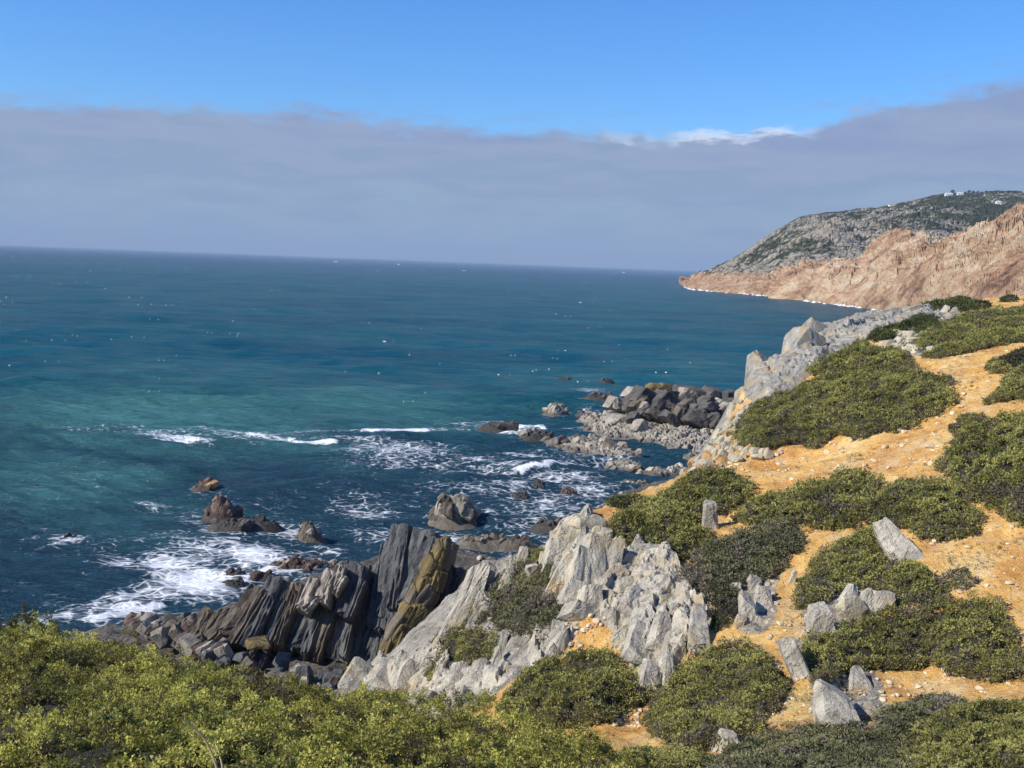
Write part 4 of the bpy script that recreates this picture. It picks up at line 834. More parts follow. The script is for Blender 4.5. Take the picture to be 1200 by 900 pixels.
veg = T.step(T.math('ADD', T.math('MULTIPLY', nz, .35), T.math('ADD', T.math('MULTIPLY', T.noise(pos, .018, 6, .65), .8), T.math('MULTIPLY', sp.outputs[2], .0011))), .80, .90)
col = T.mix(T.math('MULTIPLY', veg, .85), col, T.mix(n3, (.05, .055, .03), (.12, .12, .06)))
finish(T, col, .95, bump(T, T.math('ADD', n2, T.math('MULTIPLY', n3, .4)), 16.0), .1)
tag(link('cliff_headland', mesh_data('cliff_headland', A.reshape(-1, 3), grid_faces(nr, 420), mt, False)), 'orange eroded cliffs falling to the water in front of the hill', None, None, 'structure')
OCHV = A
# surf at the foot of the headland
sv, sf = [], []; rs_ = np.random.default_rng(3)
uu = np.arange(800, 1050, 1.2); bb = np.interp(uu, [p_[0] for p_ in far_base[:5]] + [p_[0] for p_ in och_base[2:]], [p_[1] for p_ in far_base[:5]] + [p_[1] for p_ in och_base[2:]])
for u, v in zip(uu, bb):
    if rs_.random() < .62 or vnoise(np.array([u / 9., 0.5, 0.5]), 7) < -.1: continue
    c = on_sea(u + rs_.uniform(-1, 1), v + rs_.uniform(-.3, 1.4)); s = c[1] / F; L = rs_.uniform(.6, 3.2) * s; dp = rs_.uniform(3, 14)
    b0 = len(sv); sv += [(c[0] - L, c[1], .2), (c[0] - L * .3, c[1] - dp, .3), (c[0] + L, c[1] - dp * .3, .3), (c[0] + L * .5, c[1] + dp, .3), (c[0], c[1], 1.4 + rs_.uniform(0, 1.2))]
    sf += [(b0, b0 + 1, b0 + 4), (b0 + 1, b0 + 2, b0 + 4), (b0 + 2, b0 + 3, b0 + 4), (b0 + 3, b0, b0 + 4)]
tag(link('surf', mesh_data('surf', sv, sf, M['white'], True)), 'thin white line of surf along the foot of the headland', None, None, 'stuff')

# houses on the hill
M['wall'] = plain_mat('white_render', (.74, .73, .70), (.82, .81, .78), .4, .02)
M['roof'] = plain_mat('roof_tile', (.30, .20, .15), (.42, .30, .22), .4, .05)
M['glass'] = plain_mat('dark_window', (.04, .05, .06), (.07, .08, .09), .4, .01, .3)
def box(bm, x0, x1, y0, y1, z0, z1):
    vs = [bm.verts.new(p) for p in [(x0, y0, z0), (x1, y0, z0), (x1, y1, z0), (x0, y1, z0), (x0, y0, z1), (x1, y0, z1), (x1, y1, z1), (x0, y1, z1)]]
    for f in ((0, 3, 2, 1), (4, 5, 6, 7), (0, 1, 5, 4), (1, 2, 6, 5), (2, 3, 7, 6), (3, 0, 4, 7)): bm.faces.new([vs[i] for i in f])
def bm_obj(name, fn, mat, parent):
    bm = bmesh.new(); fn(bm); me = bpy.data.meshes.new(name); bm.to_mesh(me); bm.free(); me.materials.append(mat)
    return link(name, me, parent)
def hill_pt(A, u, v):
    d = ray(u, v); Pp = A.reshape(-1, 3); dd = Pp - np.array([0, 0, CAM_H]); tt = dd @ d / (d @ d); e = np.linalg.norm(dd - tt[:, None] * d, axis=1) / np.maximum(tt, 1) + (np.abs(tt) < 10)
    return Pp[e.argmin()]
def house(label, u, v, wpx, hpx, dist=None, flatroof=False):
    c = hill_pt(FARV, u, v); s = c[1] / F; wd, ht, dp = wpx * s, hpx * s, max(8, wpx * s * .4)
    t = thing('house', label, 'house', (c[0], c[1] - 4, c[2] - 1))
    bm_obj('wall', lambda bm: box(bm, -wd / 2, wd / 2, 0, dp, -6, ht), M['wall'], t)
    def rf_(bm):
        e = .6
        pts = [(-wd / 2 - e, -e, ht), (wd / 2 + e, -e, ht), (wd / 2 + e, dp + e, ht), (-wd / 2 - e, dp + e, ht), (-wd / 2 + dp * .3, dp / 2, ht + min(dp, 9) * .3), (wd / 2 - dp * .3, dp / 2, ht + min(dp, 9) * .3)]
        vs = [bm.verts.new(p) for p in pts]
        for f in ((0, 1, 5, 4), (2, 3, 4, 5), (1, 2, 5), (3, 0, 4), (3, 2, 1, 0)): bm.faces.new([vs[i] for i in f])
    bm_obj('roof', rf_, M['wall'] if flatroof else M['roof'], t)
    n = max(2, int(wd / 9))
    for k in range(n):
        x = -wd / 2 + wd * (k + .5) / n
        bm_obj('window', lambda bm: box(bm, x - 1, x + 1, -.15, .1, ht * .35, ht * .7), M['glass'], t)
    return t
house('long white building on the hilltop left of the dark trees', 1112, 229, 9, 1.7, flatroof=True)
house('white building on the hilltop right against the dark trees', 1125, 228.5, 7, 1.9, flatroof=True)
house('small brownish-white house on the shoulder of the far hill', 1048, 242, 12, 1.8)
house('small white house on the hillside right below the hilltop trees', 1170, 238, 6, 2.0, flatroof=True)

#@@PLANTS
# ------------------------------------------------------------------ plants
def tuft_templates(seed, K, n, leaf, wid, up=.35):
    rs = np.random.default_rng(seed); out_ = []
    for _ in range(n):
        d = rs.normal(0, 1, (K, 3)); d[:, 2] = np.abs(d[:, 2]) * .9 + rs.uniform(-.35, .1, K); d /= np.linalg.norm(d, axis=1)[:, None]
        r = rs.uniform(.35, .95, K)[:, None]; base = d * r
        dr_ = d + rs.normal(0, .55, (K, 3)) + np.array([0, 0, up]); dr_ /= np.linalg.norm(dr_, axis=1)[:, None]
        sd_ = np.cross(dr_, rs.normal(0, 1, (K, 3))); sd_ /= np.linalg.norm(sd_, axis=1)[:, None]
        L = leaf * rs.uniform(.7, 1.3, (K, 1)); Wd = wid * rs.uniform(.7, 1.3, (K, 1))
        out_.append(np.stack([base - sd_ * Wd, base + sd_ * Wd, base + dr_ * L], 1).reshape(-1, 3))
    return out_
TUFT = {'mid': tuft_templates(1, 23, 12, .48, .18), 'near': tuft_templates(2, 60, 12, .30, .115, .4), 'grass': tuft_templates(3, 16, 6, 1.6, .05, 1.6)}
def scatter(P, N, rad, tint, tmpl, rs):
    """copies of a leaf tuft at P, standing along N"""
    Vs, Ts = [], []; pick = rs.integers(0, len(tmpl), len(P))
    N = N / np.linalg.norm(N, axis=1)[:, None]
    for k, tm in enumerate(tmpl):
        m_ = pick == k
        if not m_.any(): continue
        n = N[m_]; a_ = rs.normal(0, 1, n.shape); x = np.cross(a_, n); x /= np.linalg.norm(x, axis=1)[:, None]; y = np.cross(n, x)
        Rm = np.stack([x, y, n], -1)
        v = np.einsum('nij,kj->nki', Rm, tm) * rad[m_][:, None, None] + P[m_][:, None]
        Vs.append(v.reshape(-1, 3)); Ts.append((tint[m_][:, None] + rs.normal(0, .10, (m_.sum(), len(tm) // 3))).repeat(3, 1).ravel())
    V_ = np.concatenate(Vs); t_ = np.concatenate(Ts)
    return V_, np.arange(len(V_)).reshape(-1, 3), t_
NTRI = [0]
def shrub(name, label, poly, hpx, mat='leaf_mid', tuft=4.7, tmpl='mid', seed=1, dens=.92, dead=.12, cat='shrub', group=None, nmax=3600, dist=None, top=.75, stems=10, ymax=255.0, ymin=3.5, W=None, grow=.22):
    rs = np.random.default_rng(seed); W0 = W
    if W is None: Pq = smooth_poly(poly, 3); vmin, vmax = Pq[:, 1].min(), Pq[:, 1].max()
    g = None if W is not None else cast(Pq[:, 0], Pq[:, 1], 0.0, ymax, ymin); Ym = np.median(g[:, 1]) if dist is None else dist
    H = hpx * Ym / F * (.72 if W is None else .80); lum = .60 if W is None else 1.15
    if W is None: off = H * top * np.clip((vmax - Pq[:, 1]) / max(vmax - vmin, 1), 0, 1) ** .7
    if W is None: W = cast(Pq[:, 0], Pq[:, 1], off, ymax, ymin)[:, :2]
    W = smooth_poly(W, 3); c = W.mean(0); r_ = W - c; W = c + r_ * (1 + (tuft * Ym / F * 3.2) * fbm(p3(W[:, 0], W[:, 1]) / (tuft * Ym / F * 6), seed + 21, 3)[:, None] / np.maximum(np.linalg.norm(r_, axis=1), .3)[:, None])
    W = W + (W - c) / np.maximum(np.linalg.norm(W - c, axis=1), .1)[:, None] * H * grow; c = W.mean(0); mn, mx = W.min(0), W.max(0)
    rad0 = tuft * Ym / F
    rw = max(H * 1.15, .15)
    def hf(x, y, d):
        e = np.clip(d / rw, 0, 1); e = np.sqrt(np.clip(1 - (1 - e) ** 2, 0, 1))
        b = fbm(p3(x / (H * 1.5), y / (H * 1.5)), seed, 3); b2 = fbm(p3(x / (rad0 * 4.2), y / (rad0 * 4.2)), seed + 5, 3, .6)
        return H * e * (.76 + .36 * b) + H * e * lum * b2
    ar = .5 * abs((W[:, 0] * np.roll(W[:, 1], -1) - W[:, 1] * np.roll(W[:, 0], -1)).sum())
    n = int(min(nmax, dens * ar / (rad0 ** 2 * 1.15)))
    X = rs.uniform(mn[0], mx[0], n * 6); Yv = rs.uniform(mn[1], mx[1], n * 6)
    k = inside(X, Yv, W); X, Yv = X[k][:n], Yv[k][:n]
    # rim: foliage down the sides
    per = np.linalg.norm(np.diff(np.vstack([W, W[:1]]), axis=0), axis=1); nr_ = int(min(nmax * .35, per.sum() * H / (rad0 ** 2 * 1.6)))
    idx = rs.choice(len(W), nr_, p=per / per.sum()); t = rs.random(nr_)[:, None]; E = W[idx] * (1 - t) + W[(idx + 1) % len(W)] * t
    E = E + (c - E) * rs.uniform(-.05, .08, (nr_, 1))
    d = edge_dist(X, Yv, W); h = hf(X, Yv, d); e_ = rad0 * .6
    def hs(x, y):
        dd = edge_dist(x, y, W); return zt(x, y) + hf(x, y, np.where(inside(x, y, W), dd, 0))
    z0 = zt(X, Yv) + h; nx = (z0 - hs(X + e_, Yv)) / e_; ny = (z0 - hs(X, Yv + e_)) / e_
    Nn = np.stack([np.clip(nx, -1.6, 1.6), np.clip(ny, -1.6, 1.6), np.ones_like(nx) * .9], -1)
    P = np.stack([X, Yv, z0 - rad0 * .35 * rs.random(len(X))], -1)
    ez = rs.uniform(.02, .55, nr_) * H; En = np.concatenate([E - c, np.full((nr_, 1), .6 * np.linalg.norm(mx - mn) * .3)], 1)
    Pe = np.stack([E[:, 0], E[:, 1], zt(E[:, 0], E[:, 1]) + ez], -1)
    P = np.vstack([P, Pe]); Nn = np.vstack([Nn, En])
    rad = rad0 * rs.uniform(.65, 1.35, len(P))
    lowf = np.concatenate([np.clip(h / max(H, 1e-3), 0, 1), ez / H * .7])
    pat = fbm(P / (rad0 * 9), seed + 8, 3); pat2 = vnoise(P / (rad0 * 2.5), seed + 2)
    tint = np.clip(.60 + .55 * pat + .30 * pat2, .20, 1.0)  # tuft hue variation, with lit tips and shadow gaps painted in
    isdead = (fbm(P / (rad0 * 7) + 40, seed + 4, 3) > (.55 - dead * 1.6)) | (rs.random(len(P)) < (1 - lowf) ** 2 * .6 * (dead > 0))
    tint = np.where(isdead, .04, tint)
    th = thing(name, label, cat, (c[0], c[1], float(zt(c[0], c[1]))), group)
    L = np.array(th.location)
    V_, F_, t_ = scatter(P, Nn, rad, tint, TUFT[tmpl], rs); t_ = np.clip(t_, 0, 1)
    link('foliage', mesh_data('foliage', V_ - L, F_, M[mat], False, {'tint': t_}), th); NTRI[0] += len(F_)
    # the dark mass of twigs inside
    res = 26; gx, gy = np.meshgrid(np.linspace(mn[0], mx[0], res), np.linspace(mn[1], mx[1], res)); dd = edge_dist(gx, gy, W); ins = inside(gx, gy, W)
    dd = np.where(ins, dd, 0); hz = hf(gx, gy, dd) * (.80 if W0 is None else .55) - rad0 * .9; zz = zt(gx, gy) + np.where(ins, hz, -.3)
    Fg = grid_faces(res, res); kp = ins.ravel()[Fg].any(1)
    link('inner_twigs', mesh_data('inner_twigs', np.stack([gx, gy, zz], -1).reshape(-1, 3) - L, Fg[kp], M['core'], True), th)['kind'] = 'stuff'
    # bare stems
    sv_, sf_ = [], []
    for i in range(stems):
        j = rs.integers(len(W)); b0_ = W[j] * .8 + c * .2 * 1.0; e0 = W[j] + rs.normal(0, rad0 * 1.5, 2)
        zb = zt(b0_[0], b0_[1]); pts = [np.array([b0_[0], b0_[1], zb + .1 * H])]
        for q_ in range(1, 4):
            f_ = q_ / 3; xy = b0_ * (1 - f_) + e0 * f_ + rs.normal(0, rad0 * .5, 2); pts.append(np.array([xy[0], xy[1], zt(xy[0], xy[1]) + H * (.2 + .6 * f_ * rs.random())]))
        for q_, p_ in enumerate(pts):
            r_ = rad0 * .11 * (1 - q_ * .22)
            for a2 in (0, 2.1, 4.2): sv_.append(p_ + np.array([r_ * math.cos(a2), r_ * math.sin(a2) * .5, r_ * math.sin(a2)]))
        o0 = len(sv_) - 12
        for q_ in range(3):
            for a2 in range(3): sf_.append((o0 + q_ * 3 + a2, o0 + q_ * 3 + (a2 + 1) % 3, o0 + q_ * 3 + 3 + (a2 + 1) % 3, o0 + q_ * 3 + 3 + a2))
    if sv_: link('stems', mesh_data('stems', np.array(sv_) - L, sf_, M['wood'], True), th)['kind'] = 'stuff'
    return th

# slope shrubs
shrub('shrub', 'rounded dark green bush between pale rock and orange earth, lower centre', Z4([(0, 700), (60, 620), (180, 555), (330, 545), (390, 600), (440, 670), (450, 705), (380, 740), (330, 790), (200, 805), (60, 800), (0, 770)]), 42, seed=1, dead=.05, ymin=32)
shrub('shrub', 'big sloping bush right of the tilted rock face, gully on its right', [(766, 815), (785, 787), (813, 768), (847, 750), (880, 750), (895, 765), (905, 785), (917, 802), (905, 822), (888, 835), (886, 852), (860, 868), (830, 880), (790, 872), (766, 850)], 30, seed=2, dead=.12, ymin=28)
shrub('shrub', 'small dark bush beside the black shadow of the slab', Z3([(300, 625), (340, 560), (330, 505), (400, 455), (470, 450), (520, 490), (545, 560), (500, 600), (420, 605), (340, 655)]), 24, seed=3, dead=.1, mat='leaf_mid')
shrub('shrub', 'grey-green bush on the low spur behind the rubble', Z3([(430, 430), (470, 385), (530, 335), (560, 290), (620, 250), (740, 250), (755, 330), (780, 400), (750, 450), (700, 500), (640, 495), (560, 460), (540, 420), (480, 450)]), 20, seed=4, mat='leaf_grey', dead=.22)
shrub('shrub', 'narrow green bush along the brink left of the pale ribs', Z3([(590, 255), (630, 225), (690, 200), (730, 192), (735, 235), (690, 250), (620, 262)]), 10, seed=5)
shrub('shrub', 'long bush slanting along the cliff brink above the pale ribs', [(708, 624), (726, 606), (755, 590), (785, 573), (812, 555), (845, 547), (868, 560), (874, 575), (852, 588), (838, 596), (822, 594), (812, 606), (790, 612), (768, 628), (738, 642), (716, 636)], 24, seed=6, dead=.06)
shrub('shrub', 'small olive bush left of the standing stone', Z4([(490, 160), (560, 110), (640, 95), (668, 130), (690, 165), (640, 205), (600, 232), (540, 212), (500, 185)]), 16, seed=7, dead=.08)
shrub('shrub', 'grey-green bush below the standing stone', [(798, 668), (815, 650), (840, 633), (870, 618), (905, 610), (928, 610), (940, 625), (925, 645), (910, 660), (900, 674), (880, 670), (862, 685), (855, 700), (845, 712), (835, 705), (820, 700), (803, 690)], 24, seed=8, mat='leaf_grey', dead=.14)
shrub('shrub', 'largest bush of the slope, sprawling under the grey bluff', Z6([(190, 545), (230, 490), (300, 440), (400, 400), (480, 360), (560, 350), (680, 340), (760, 330), (850, 345), (900, 380), (930, 420), (890, 470), (850, 490), (800, 530), (740, 540), (680, 545), (620, 570), (540, 560), (470, 600), (400, 590), (340, 610), (280, 620), (225, 605)]), 24, seed=9, dead=.09, tuft=3.5)
shrub('shrub', 'dark hump of bush crowning the largest bush', Z6([(470, 355), (510, 310), (580, 268), (640, 240), (700, 262), (770, 290), (785, 320), (720, 340), (640, 348), (560, 362)]), 24, seed=10, mat='leaf_mid', dead=.08, tuft=3.5)
shrub('shrub', 'bush with grey twigs in the middle of the orange slope', [(873, 606), (882, 590), (902, 582), (930, 575), (960, 562), (985, 549), (1005, 549), (1022, 560), (1022, 574), (1008, 582), (1020, 592), (1015, 606), (990, 622), (960, 616), (930, 613), (900, 613)], 24, seed=11, dead=.14)
shrub('shrub', 'dark rounded bush beside the bare orange path', [(1018, 602), (1030, 577), (1055, 561), (1090, 557), (1120, 566), (1130, 582), (1140, 605), (1143, 623), (1120, 631), (1085, 630), (1070, 622), (1060, 612), (1040, 612)], 26, seed=12, dead=.10)
shrub('shrub', 'bush surrounding the pale jagged boulder', [(935, 705), (940, 690), (955, 668), (958, 650), (972, 638), (1000, 625), (1028, 612), (1030, 640), (1045, 660), (1070, 664), (1090, 672), (1095, 690), (1075, 702), (1052, 704), (1035, 690), (1010, 684), (985, 690), (965, 705), (945, 712)], 24, seed=13, dead=.1)
shrub('shrub', 'long dense bush above the big grey slabs at lower right', Z5([(255, 545), (290, 490), (360, 450), (430, 410), (520, 375), (640, 360), (740, 340), (800, 325), (870, 340), (905, 400), (935, 470), (950, 530), (935, 590), (900, 625), (850, 610), (790, 585), (720, 580), (680, 545), (600, 555), (520, 560), (440, 560), (400, 590), (370, 625), (310, 600)]), 40, seed=14, dead=.08)
shrub('shrub', 'large bush cut by the right edge halfway up the slope', [(1111, 540), (1115, 522), (1130, 505), (1160, 490), (1200, 480), (1250, 478), (1260, 560), (1235, 606), (1195, 612), (1170, 592), (1140, 574), (1116, 560)], 30, seed=15, dead=.12)
shrub('shrub', 'small low bush left of the dark one near the upper right edge', Z8([(690, 495), (740, 455), (790, 460), (825, 490), (785, 528), (720, 522)]), 12, seed=16, tuft=3.5)
shrub('shrub', 'dark bush at the upper right edge with a pale branch', Z8([(790, 480), (840, 420), (900, 395), (980, 380), (990, 465), (870, 495)]), 18, seed=17, mat='leaf_dark', dead=.2, tuft=3.5)
shrub('shrub', 'green bush below the dark one at the upper right edge', Z8([(712, 690), (760, 640), (800, 560), (850, 505), (960, 480), (1000, 640), (880, 640), (800, 662)]), 22, seed=18, mat='leaf_mid', dead=.16, tuft=3.5)
shrub('shrub', 'upper of two long bushes along the skyline of the slope', Z8([(280, 395), (340, 350), (430, 290), (520, 250), (600, 222), (720, 192), (840, 180), (1000, 165), (1010, 260), (800, 270), (660, 282), (560, 330), (480, 370), (380, 412), (300, 412)]), 12, seed=19, dead=.1, tuft=3.0)
shrub('shrub', 'lower of two long bushes above the bare path at upper right', Z8([(380, 442), (440, 410), (520, 360), (600, 312), (700, 285), (900, 275), (1010, 280), (1000, 330), (860, 345), (760, 365), (640, 400), (540, 430), (440, 448)]), 14, seed=20, dead=.06, tuft=3.0)
shrub('shrub', 'dark bush between the grey bluff and the cream ledges', Z8([(90, 335), (150, 292), (260, 262), (330, 218), (420, 220), (445, 262), (420, 290), (330, 302), (240, 312), (190, 350), (115, 358)]), 12, seed=21, mat='leaf_dark', dead=.1, tuft=3.0)
shrub('shrub', 'farthest bush on the skyline in front of the orange cliffs', Z8([(350, 202), (400, 168), (480, 142), (570, 130), (640, 148), (725, 160), (690, 185), (600, 200), (540, 190), (470, 182), (430, 205)]), 8, seed=22, mat='leaf_dark', dead=.1, tuft=3.4)
shrub('shrub', 'thin bush on the pale rocks at the right end of the skyline', Z8([(780, 140), (830, 125), (880, 130), (860, 145), (800, 155)]), 6, seed=23, mat='leaf_dark', tuft=3.4)
shrub('shrub', 'tiny bush on the cliff brink, left tip above the water', [(715, 590), (726, 583), (745, 580), (757, 585), (750, 592), (730, 596)], 9, seed=24, mat='leaf_dark', dead=.2)
shrub('shrub', 'little bush on the bare earth left of the edge bush', Z6([(958, 572), (965, 530), (990, 497), (1050, 495), (1060, 510), (1010, 540), (985, 570)]), 9, seed=25, tuft=3.4)
shrub('shrub', 'withered brown tussock on the orange path', [(1096, 682), (1112, 668), (1130, 667), (1134, 680), (1120, 690), (1103, 692)], 9, seed=26, mat='leaf_grey', dead=.4)
shrub('shrub', 'small bush on bare earth beside the largest bush, with dry grass', Z8([(445, 565), (490, 535), (525, 560), (510, 590), (455, 588)]), 8, seed=27, mat='leaf_grey', dead=.2, tuft=3.0)
shrub('shrub', 'tiny bush clinging to the cream rock at lower centre', Z3([(415, 745), (450, 712), (510, 705), (500, 735), (450, 772), (420, 772)]), 10, seed=28)
shrub('shrub', 'small bush in the crack at the top of the tilted rock face', Z4([(570, 430), (580, 385), (605, 395), (610, 440), (585, 455)]), 24, seed=29, mat='leaf_grey', dead=.2)
shrub('shrub', 'dark dead bush in the shade above the upright stones', [(842, 712), (850, 690), (862, 685), (868, 700), (850, 735), (838, 735)], 14, seed=30, mat='leaf_dark', dead=.4)
shrub('shrub', 'low scrub strip bordering the path below the pale boulder', [(1050, 706), (1070, 696), (1100, 692), (1115, 700), (1105, 712), (1080, 716), (1058, 716)], 9, seed=31, mat='leaf_grey', dead=.1)
# lower right, nearer
kw = dict(tuft=5.0, tmpl='mid', ymin=18)
shrub('shrub', 'grey-green bush with pale twigs between slabs and right bottom corner', [(1032, 848), (1045, 830), (1070, 822), (1100, 815), (1128, 818), (1118, 835), (1085, 852), (1050, 862)], 22, seed=40, mat='leaf_grey', dead=.16, **kw)
shrub('shrub', 'wide green bush filling the bottom right corner', [(1070, 868), (1090, 845), (1125, 828), (1165, 820), (1200, 815), (1270, 812), (1280, 900), (1230, 950), (1080, 950), (1055, 900)], 34, seed=41, dead=.06, nmax=4200, **kw)
shrub('shrub', 'wide grassy bush along the bottom right of centre', [(872, 872), (925, 852), (980, 846), (1030, 850), (1062, 866), (1080, 890), (1085, 950), (900, 955), (830, 935), (838, 900)], 26, seed=42, mat='leaf_grey', dead=.06, nmax=4200, **kw)
shrub('shrub', 'olive bush at the bottom, left of the whitish rock', [(725, 885), (790, 874), (828, 886), (838, 910), (835, 950), (740, 950), (690, 915)], 26, seed=43, dead=.05, **{**kw, 'ymin': 27})
shrub('shrub', 'round bush perched below the low pale rock face', Z3([(0, 725), (60, 695), (150, 685), (200, 720), (222, 785), (180, 815), (100, 822), (-20, 815)]), 28, seed=44, mat='leaf_mid', dead=.1, ymin=32)
# foreground brow
def near(label, u, Y, rx, ry, hpx=46, seed=1, **k):
    rs = np.random.default_rng(seed); x = (u - 600) / F * Y; t = np.linspace(0, 6.283, 11, endpoint=False)
    Wp = np.stack([x + rx * np.cos(t) * rs.uniform(.8, 1.2, 11), Y + ry * np.sin(t) * rs.uniform(.8, 1.2, 11)], -1)
    a = dict(tuft=6.2 * 10.5 / Y, tmpl='near', mat='leaf_near', nmax=3000, dist=Y, W=Wp, dead=.09, dens=.40); a.update(k)
    a['tuft'] = a.pop('tr', .068) * F / Y; return shrub('shrub', label, None, hpx, seed=seed, **a)
near('dark tall bush silhouetted against the sea at the left edge', 6, 15.0, .62, .9, 84, 50, grow=.3, dens=1.3, mat='leaf_dark')  # dark leaf colour paints in the shadow side of this bush
near('yellow-green bush overlooking the surf, second from the left edge', 70, 14.2, 1.15, 1.2, 46, 51)
near('rounded yellow-green bush just left of the half bare one', 150, 14.0, .85, 1.2, 48, 59)
near('half bare dark bush at the end of the surf-side row, grey twigs showing', 205, 14.0, .75, 1.3, 56, 52, dead=.34, stems=40, mat='leaf_bronze')
near('bright bush at the brow directly below the slab boulders', 300, 13.9, .8, 1.3, 44, 60)
near('bright bush with bare twigs at the brow left of the round bush', 390, 13.4, .8, 1.3, 44, 61, stems=26, dead=.16)
near('low bright bush at the brow under the round bush', 480, 13.0, .8, 1.2, 54, 62)
near('low bright bush at the brow under the cream rock', 565, 12.2, .75, 1.2, 62, 63)
near('bright bush at the brow below the rounded dark bush', 650, 12.0, .75, 1.3, 64, 64)
near('bright bush at the right end of the near brow', 735, 11.8, .65, 1.3, 58, 65)
near('bright bush at the left edge below the surf-side bushes', -10, 10.8, .95, 1.5, 52, 66)
near('darker olive bush in the near middle row left of the curved stem', 105, 10.6, .95, 1.5, 54, 67, mat='leaf_bronze', dead=.12)
near('bright bush in the near middle row behind the curved stem', 225, 10.4, .85, 1.5, 54, 68, stems=20)
near('bronze-tinged bush with dead patch right of the curved stem', 335, 10.2, .8, 1.5, 52, 69, dead=.2, mat='leaf_bronze', stems=24)
near('bright bush in the near middle row at bottom left of centre', 440, 10.0, .8, 1.5, 50, 70)
near('darker olive bush in the near middle row at bottom centre', 550, 9.6, .8, 1.5, 50, 71, mat='leaf_bronze', dead=.12)
near('bright bush in the near middle row at bottom right of centre', 660, 9.4, .75, 1.5, 50, 72)
near('nearest bush in the bottom left corner', 20, 7.8, .85, 1.6, 60, 73)
near('nearest bush under the foot of the curved stem', 180, 7.8, .8, 1.6, 60, 74)
near('nearest bush at the bottom edge left of centre', 330, 7.6, .75, 1.6, 60, 75)
near('nearest bush at the bottom edge near the centre', 480, 7.6, .75, 1.6, 58, 76)
near('nearest bush at the bottom edge right of the centre', 620, 7.6, .7, 1.6, 56, 77)
print('foliage triangles', NTRI[0])

# bare stem rising from the near bush
def stem_obj(name, pts, r0, mat, parent=None):
    V_, F_ = [], []; n = len(pts)
    for i, p_ in enumerate(pts):
        r_ = r0 * (1 - .6 * i / n)
        for k in range(6): V_.append((p_[0] + r_ * math.cos(k * 1.0472), p_[1] + r_ * math.sin(k * 1.0472) * .5, p_[2] + r_ * math.sin(k * 1.0472) * .8))
    for i in range(n - 1):
        for k in range(6): F_.append((i * 6 + k, i * 6 + (k + 1) % 6, i * 6 + 6 + (k + 1) % 6, i * 6 + 6 + k))
    return link(name, mesh_data(name, V_, F_, M[mat]), parent)
M['straw'] = plain_mat('straw_stem', (.42, .36, .22), (.55, .48, .33), 30, .003)
Ys = 6.05
t = thing('dry_stem', 'bare pale curved stem rising over the bright bush at lower left', 'dry stem', tuple(at(262, 905, Ys)))
def loc_(pp): return [tuple(np.array(at(u, v, Ys - .3 + dy)) - np.array(t.location)) for u, v, dy in pp]
stem_obj('stem', loc_([(258, 920, 0), (254, 900, 0), (248, 882, 0), (240, 866, -.02), (228, 853, -.05), (212, 842, -.1)]), .0085, 'straw', t)
stem_obj('twig', loc_([(262, 915, 0), (260, 895, 0), (256, 880, .02), (252, 870, .03)]), .006, 'straw', t)
# trees on the far hilltop
M['far_tree'] = leaf_mat('far_tree_leaves', (.020, .028, .014), (.05, .06, .03))
def far_tree(label, u, v, hpx, group=None, seed=0):
    rs = np.random.default_rng(seed); c = hill_pt(FARV, u, v); s = c[1] / F; H = hpx * s
    t = thing('tree', label, 'tree', (c[0], c[1] - 3, c[2]), group)
    bm_obj('trunk', lambda bm: bmesh.ops.create_cone(bm, cap_ends=True, segments=6, radius1=H * .06, radius2=H * .03, depth=H, matrix=Matrix.Translation((0, 0, H * .3))), M['wood'], t)
    n = 40; d = rs.normal(0, 1, (n, 3)); d /= np.linalg.norm(d, axis=1)[:, None]; P = d * rs.uniform(.3, 1, (n, 1)) * np.array([H * .5, H * .4, H * .34]) + np.array([0, 0, H * .72])
    V_, F_, t_ = scatter(P, d + np.array([0, 0, .4]), np.full(n, H * .2), rs.uniform(.3, .9, n), TUFT['mid'], rs)
    link('crown', mesh_data('crown', V_, F_, M['far_tree'], False, {'tint': np.clip(t_, .2, 1)}), t)
far_tree('lone dark tree rising behind the white hilltop buildings', 1116, 228, 4.5, None, 1)
for i, u in enumerate([1131, 1135, 1140, 1145, 1150, 1155, 1161, 1167, 1174, 1181, 1188, 1195]):
    far_tree('dark tree in the row along the far hilltop right of the white buildings', u, 227.5, 2.6 + (i * 7 % 4) * .35, 'trees along the far hilltop', i + 3)

#@@STONES
# small loose stones on the bare earth
pcs = [(cast([u], [v])[0], s) for u, v, s in
       [(1005, 742, 0), ]][:0]
rs_ = random.Random(17); Vv, Ff = [], []
BARE = [Z6([(70, 690), (180, 560), (330, 620), (560, 590), (760, 550), (900, 470), (960, 400), (1000, 340), (1180, 240), (1200, 300), (1060, 340), (1100, 420), (1040, 490), (950, 560), (940, 700), (700, 720), (600, 680), (450, 760), (330, 780), (210, 760)]),
        Z5([(800, 20), (940, 100), (984, 140), (984, 420), (950, 460), (900, 380), (840, 330), (740, 320), (680, 290), (660, 200), (690, 140), (820, 140)]),
        Z5([(110, 500), (190, 400), (260, 420), (260, 600), (290, 740), (130, 770), (170, 640)]),
        Z5([(470, 580), (680, 560), (940, 620), (900, 680), (700, 660), (520, 690)]),
        Z4([(330, 810), (440, 720), (500, 760), (480, 830)]), Z4([(180, 400), (320, 300), (340, 440), (240, 560), (200, 540)])]
small = [stone_verts(900 + k, 2, 'boulder') for k in range(6)]; nb0 = 0
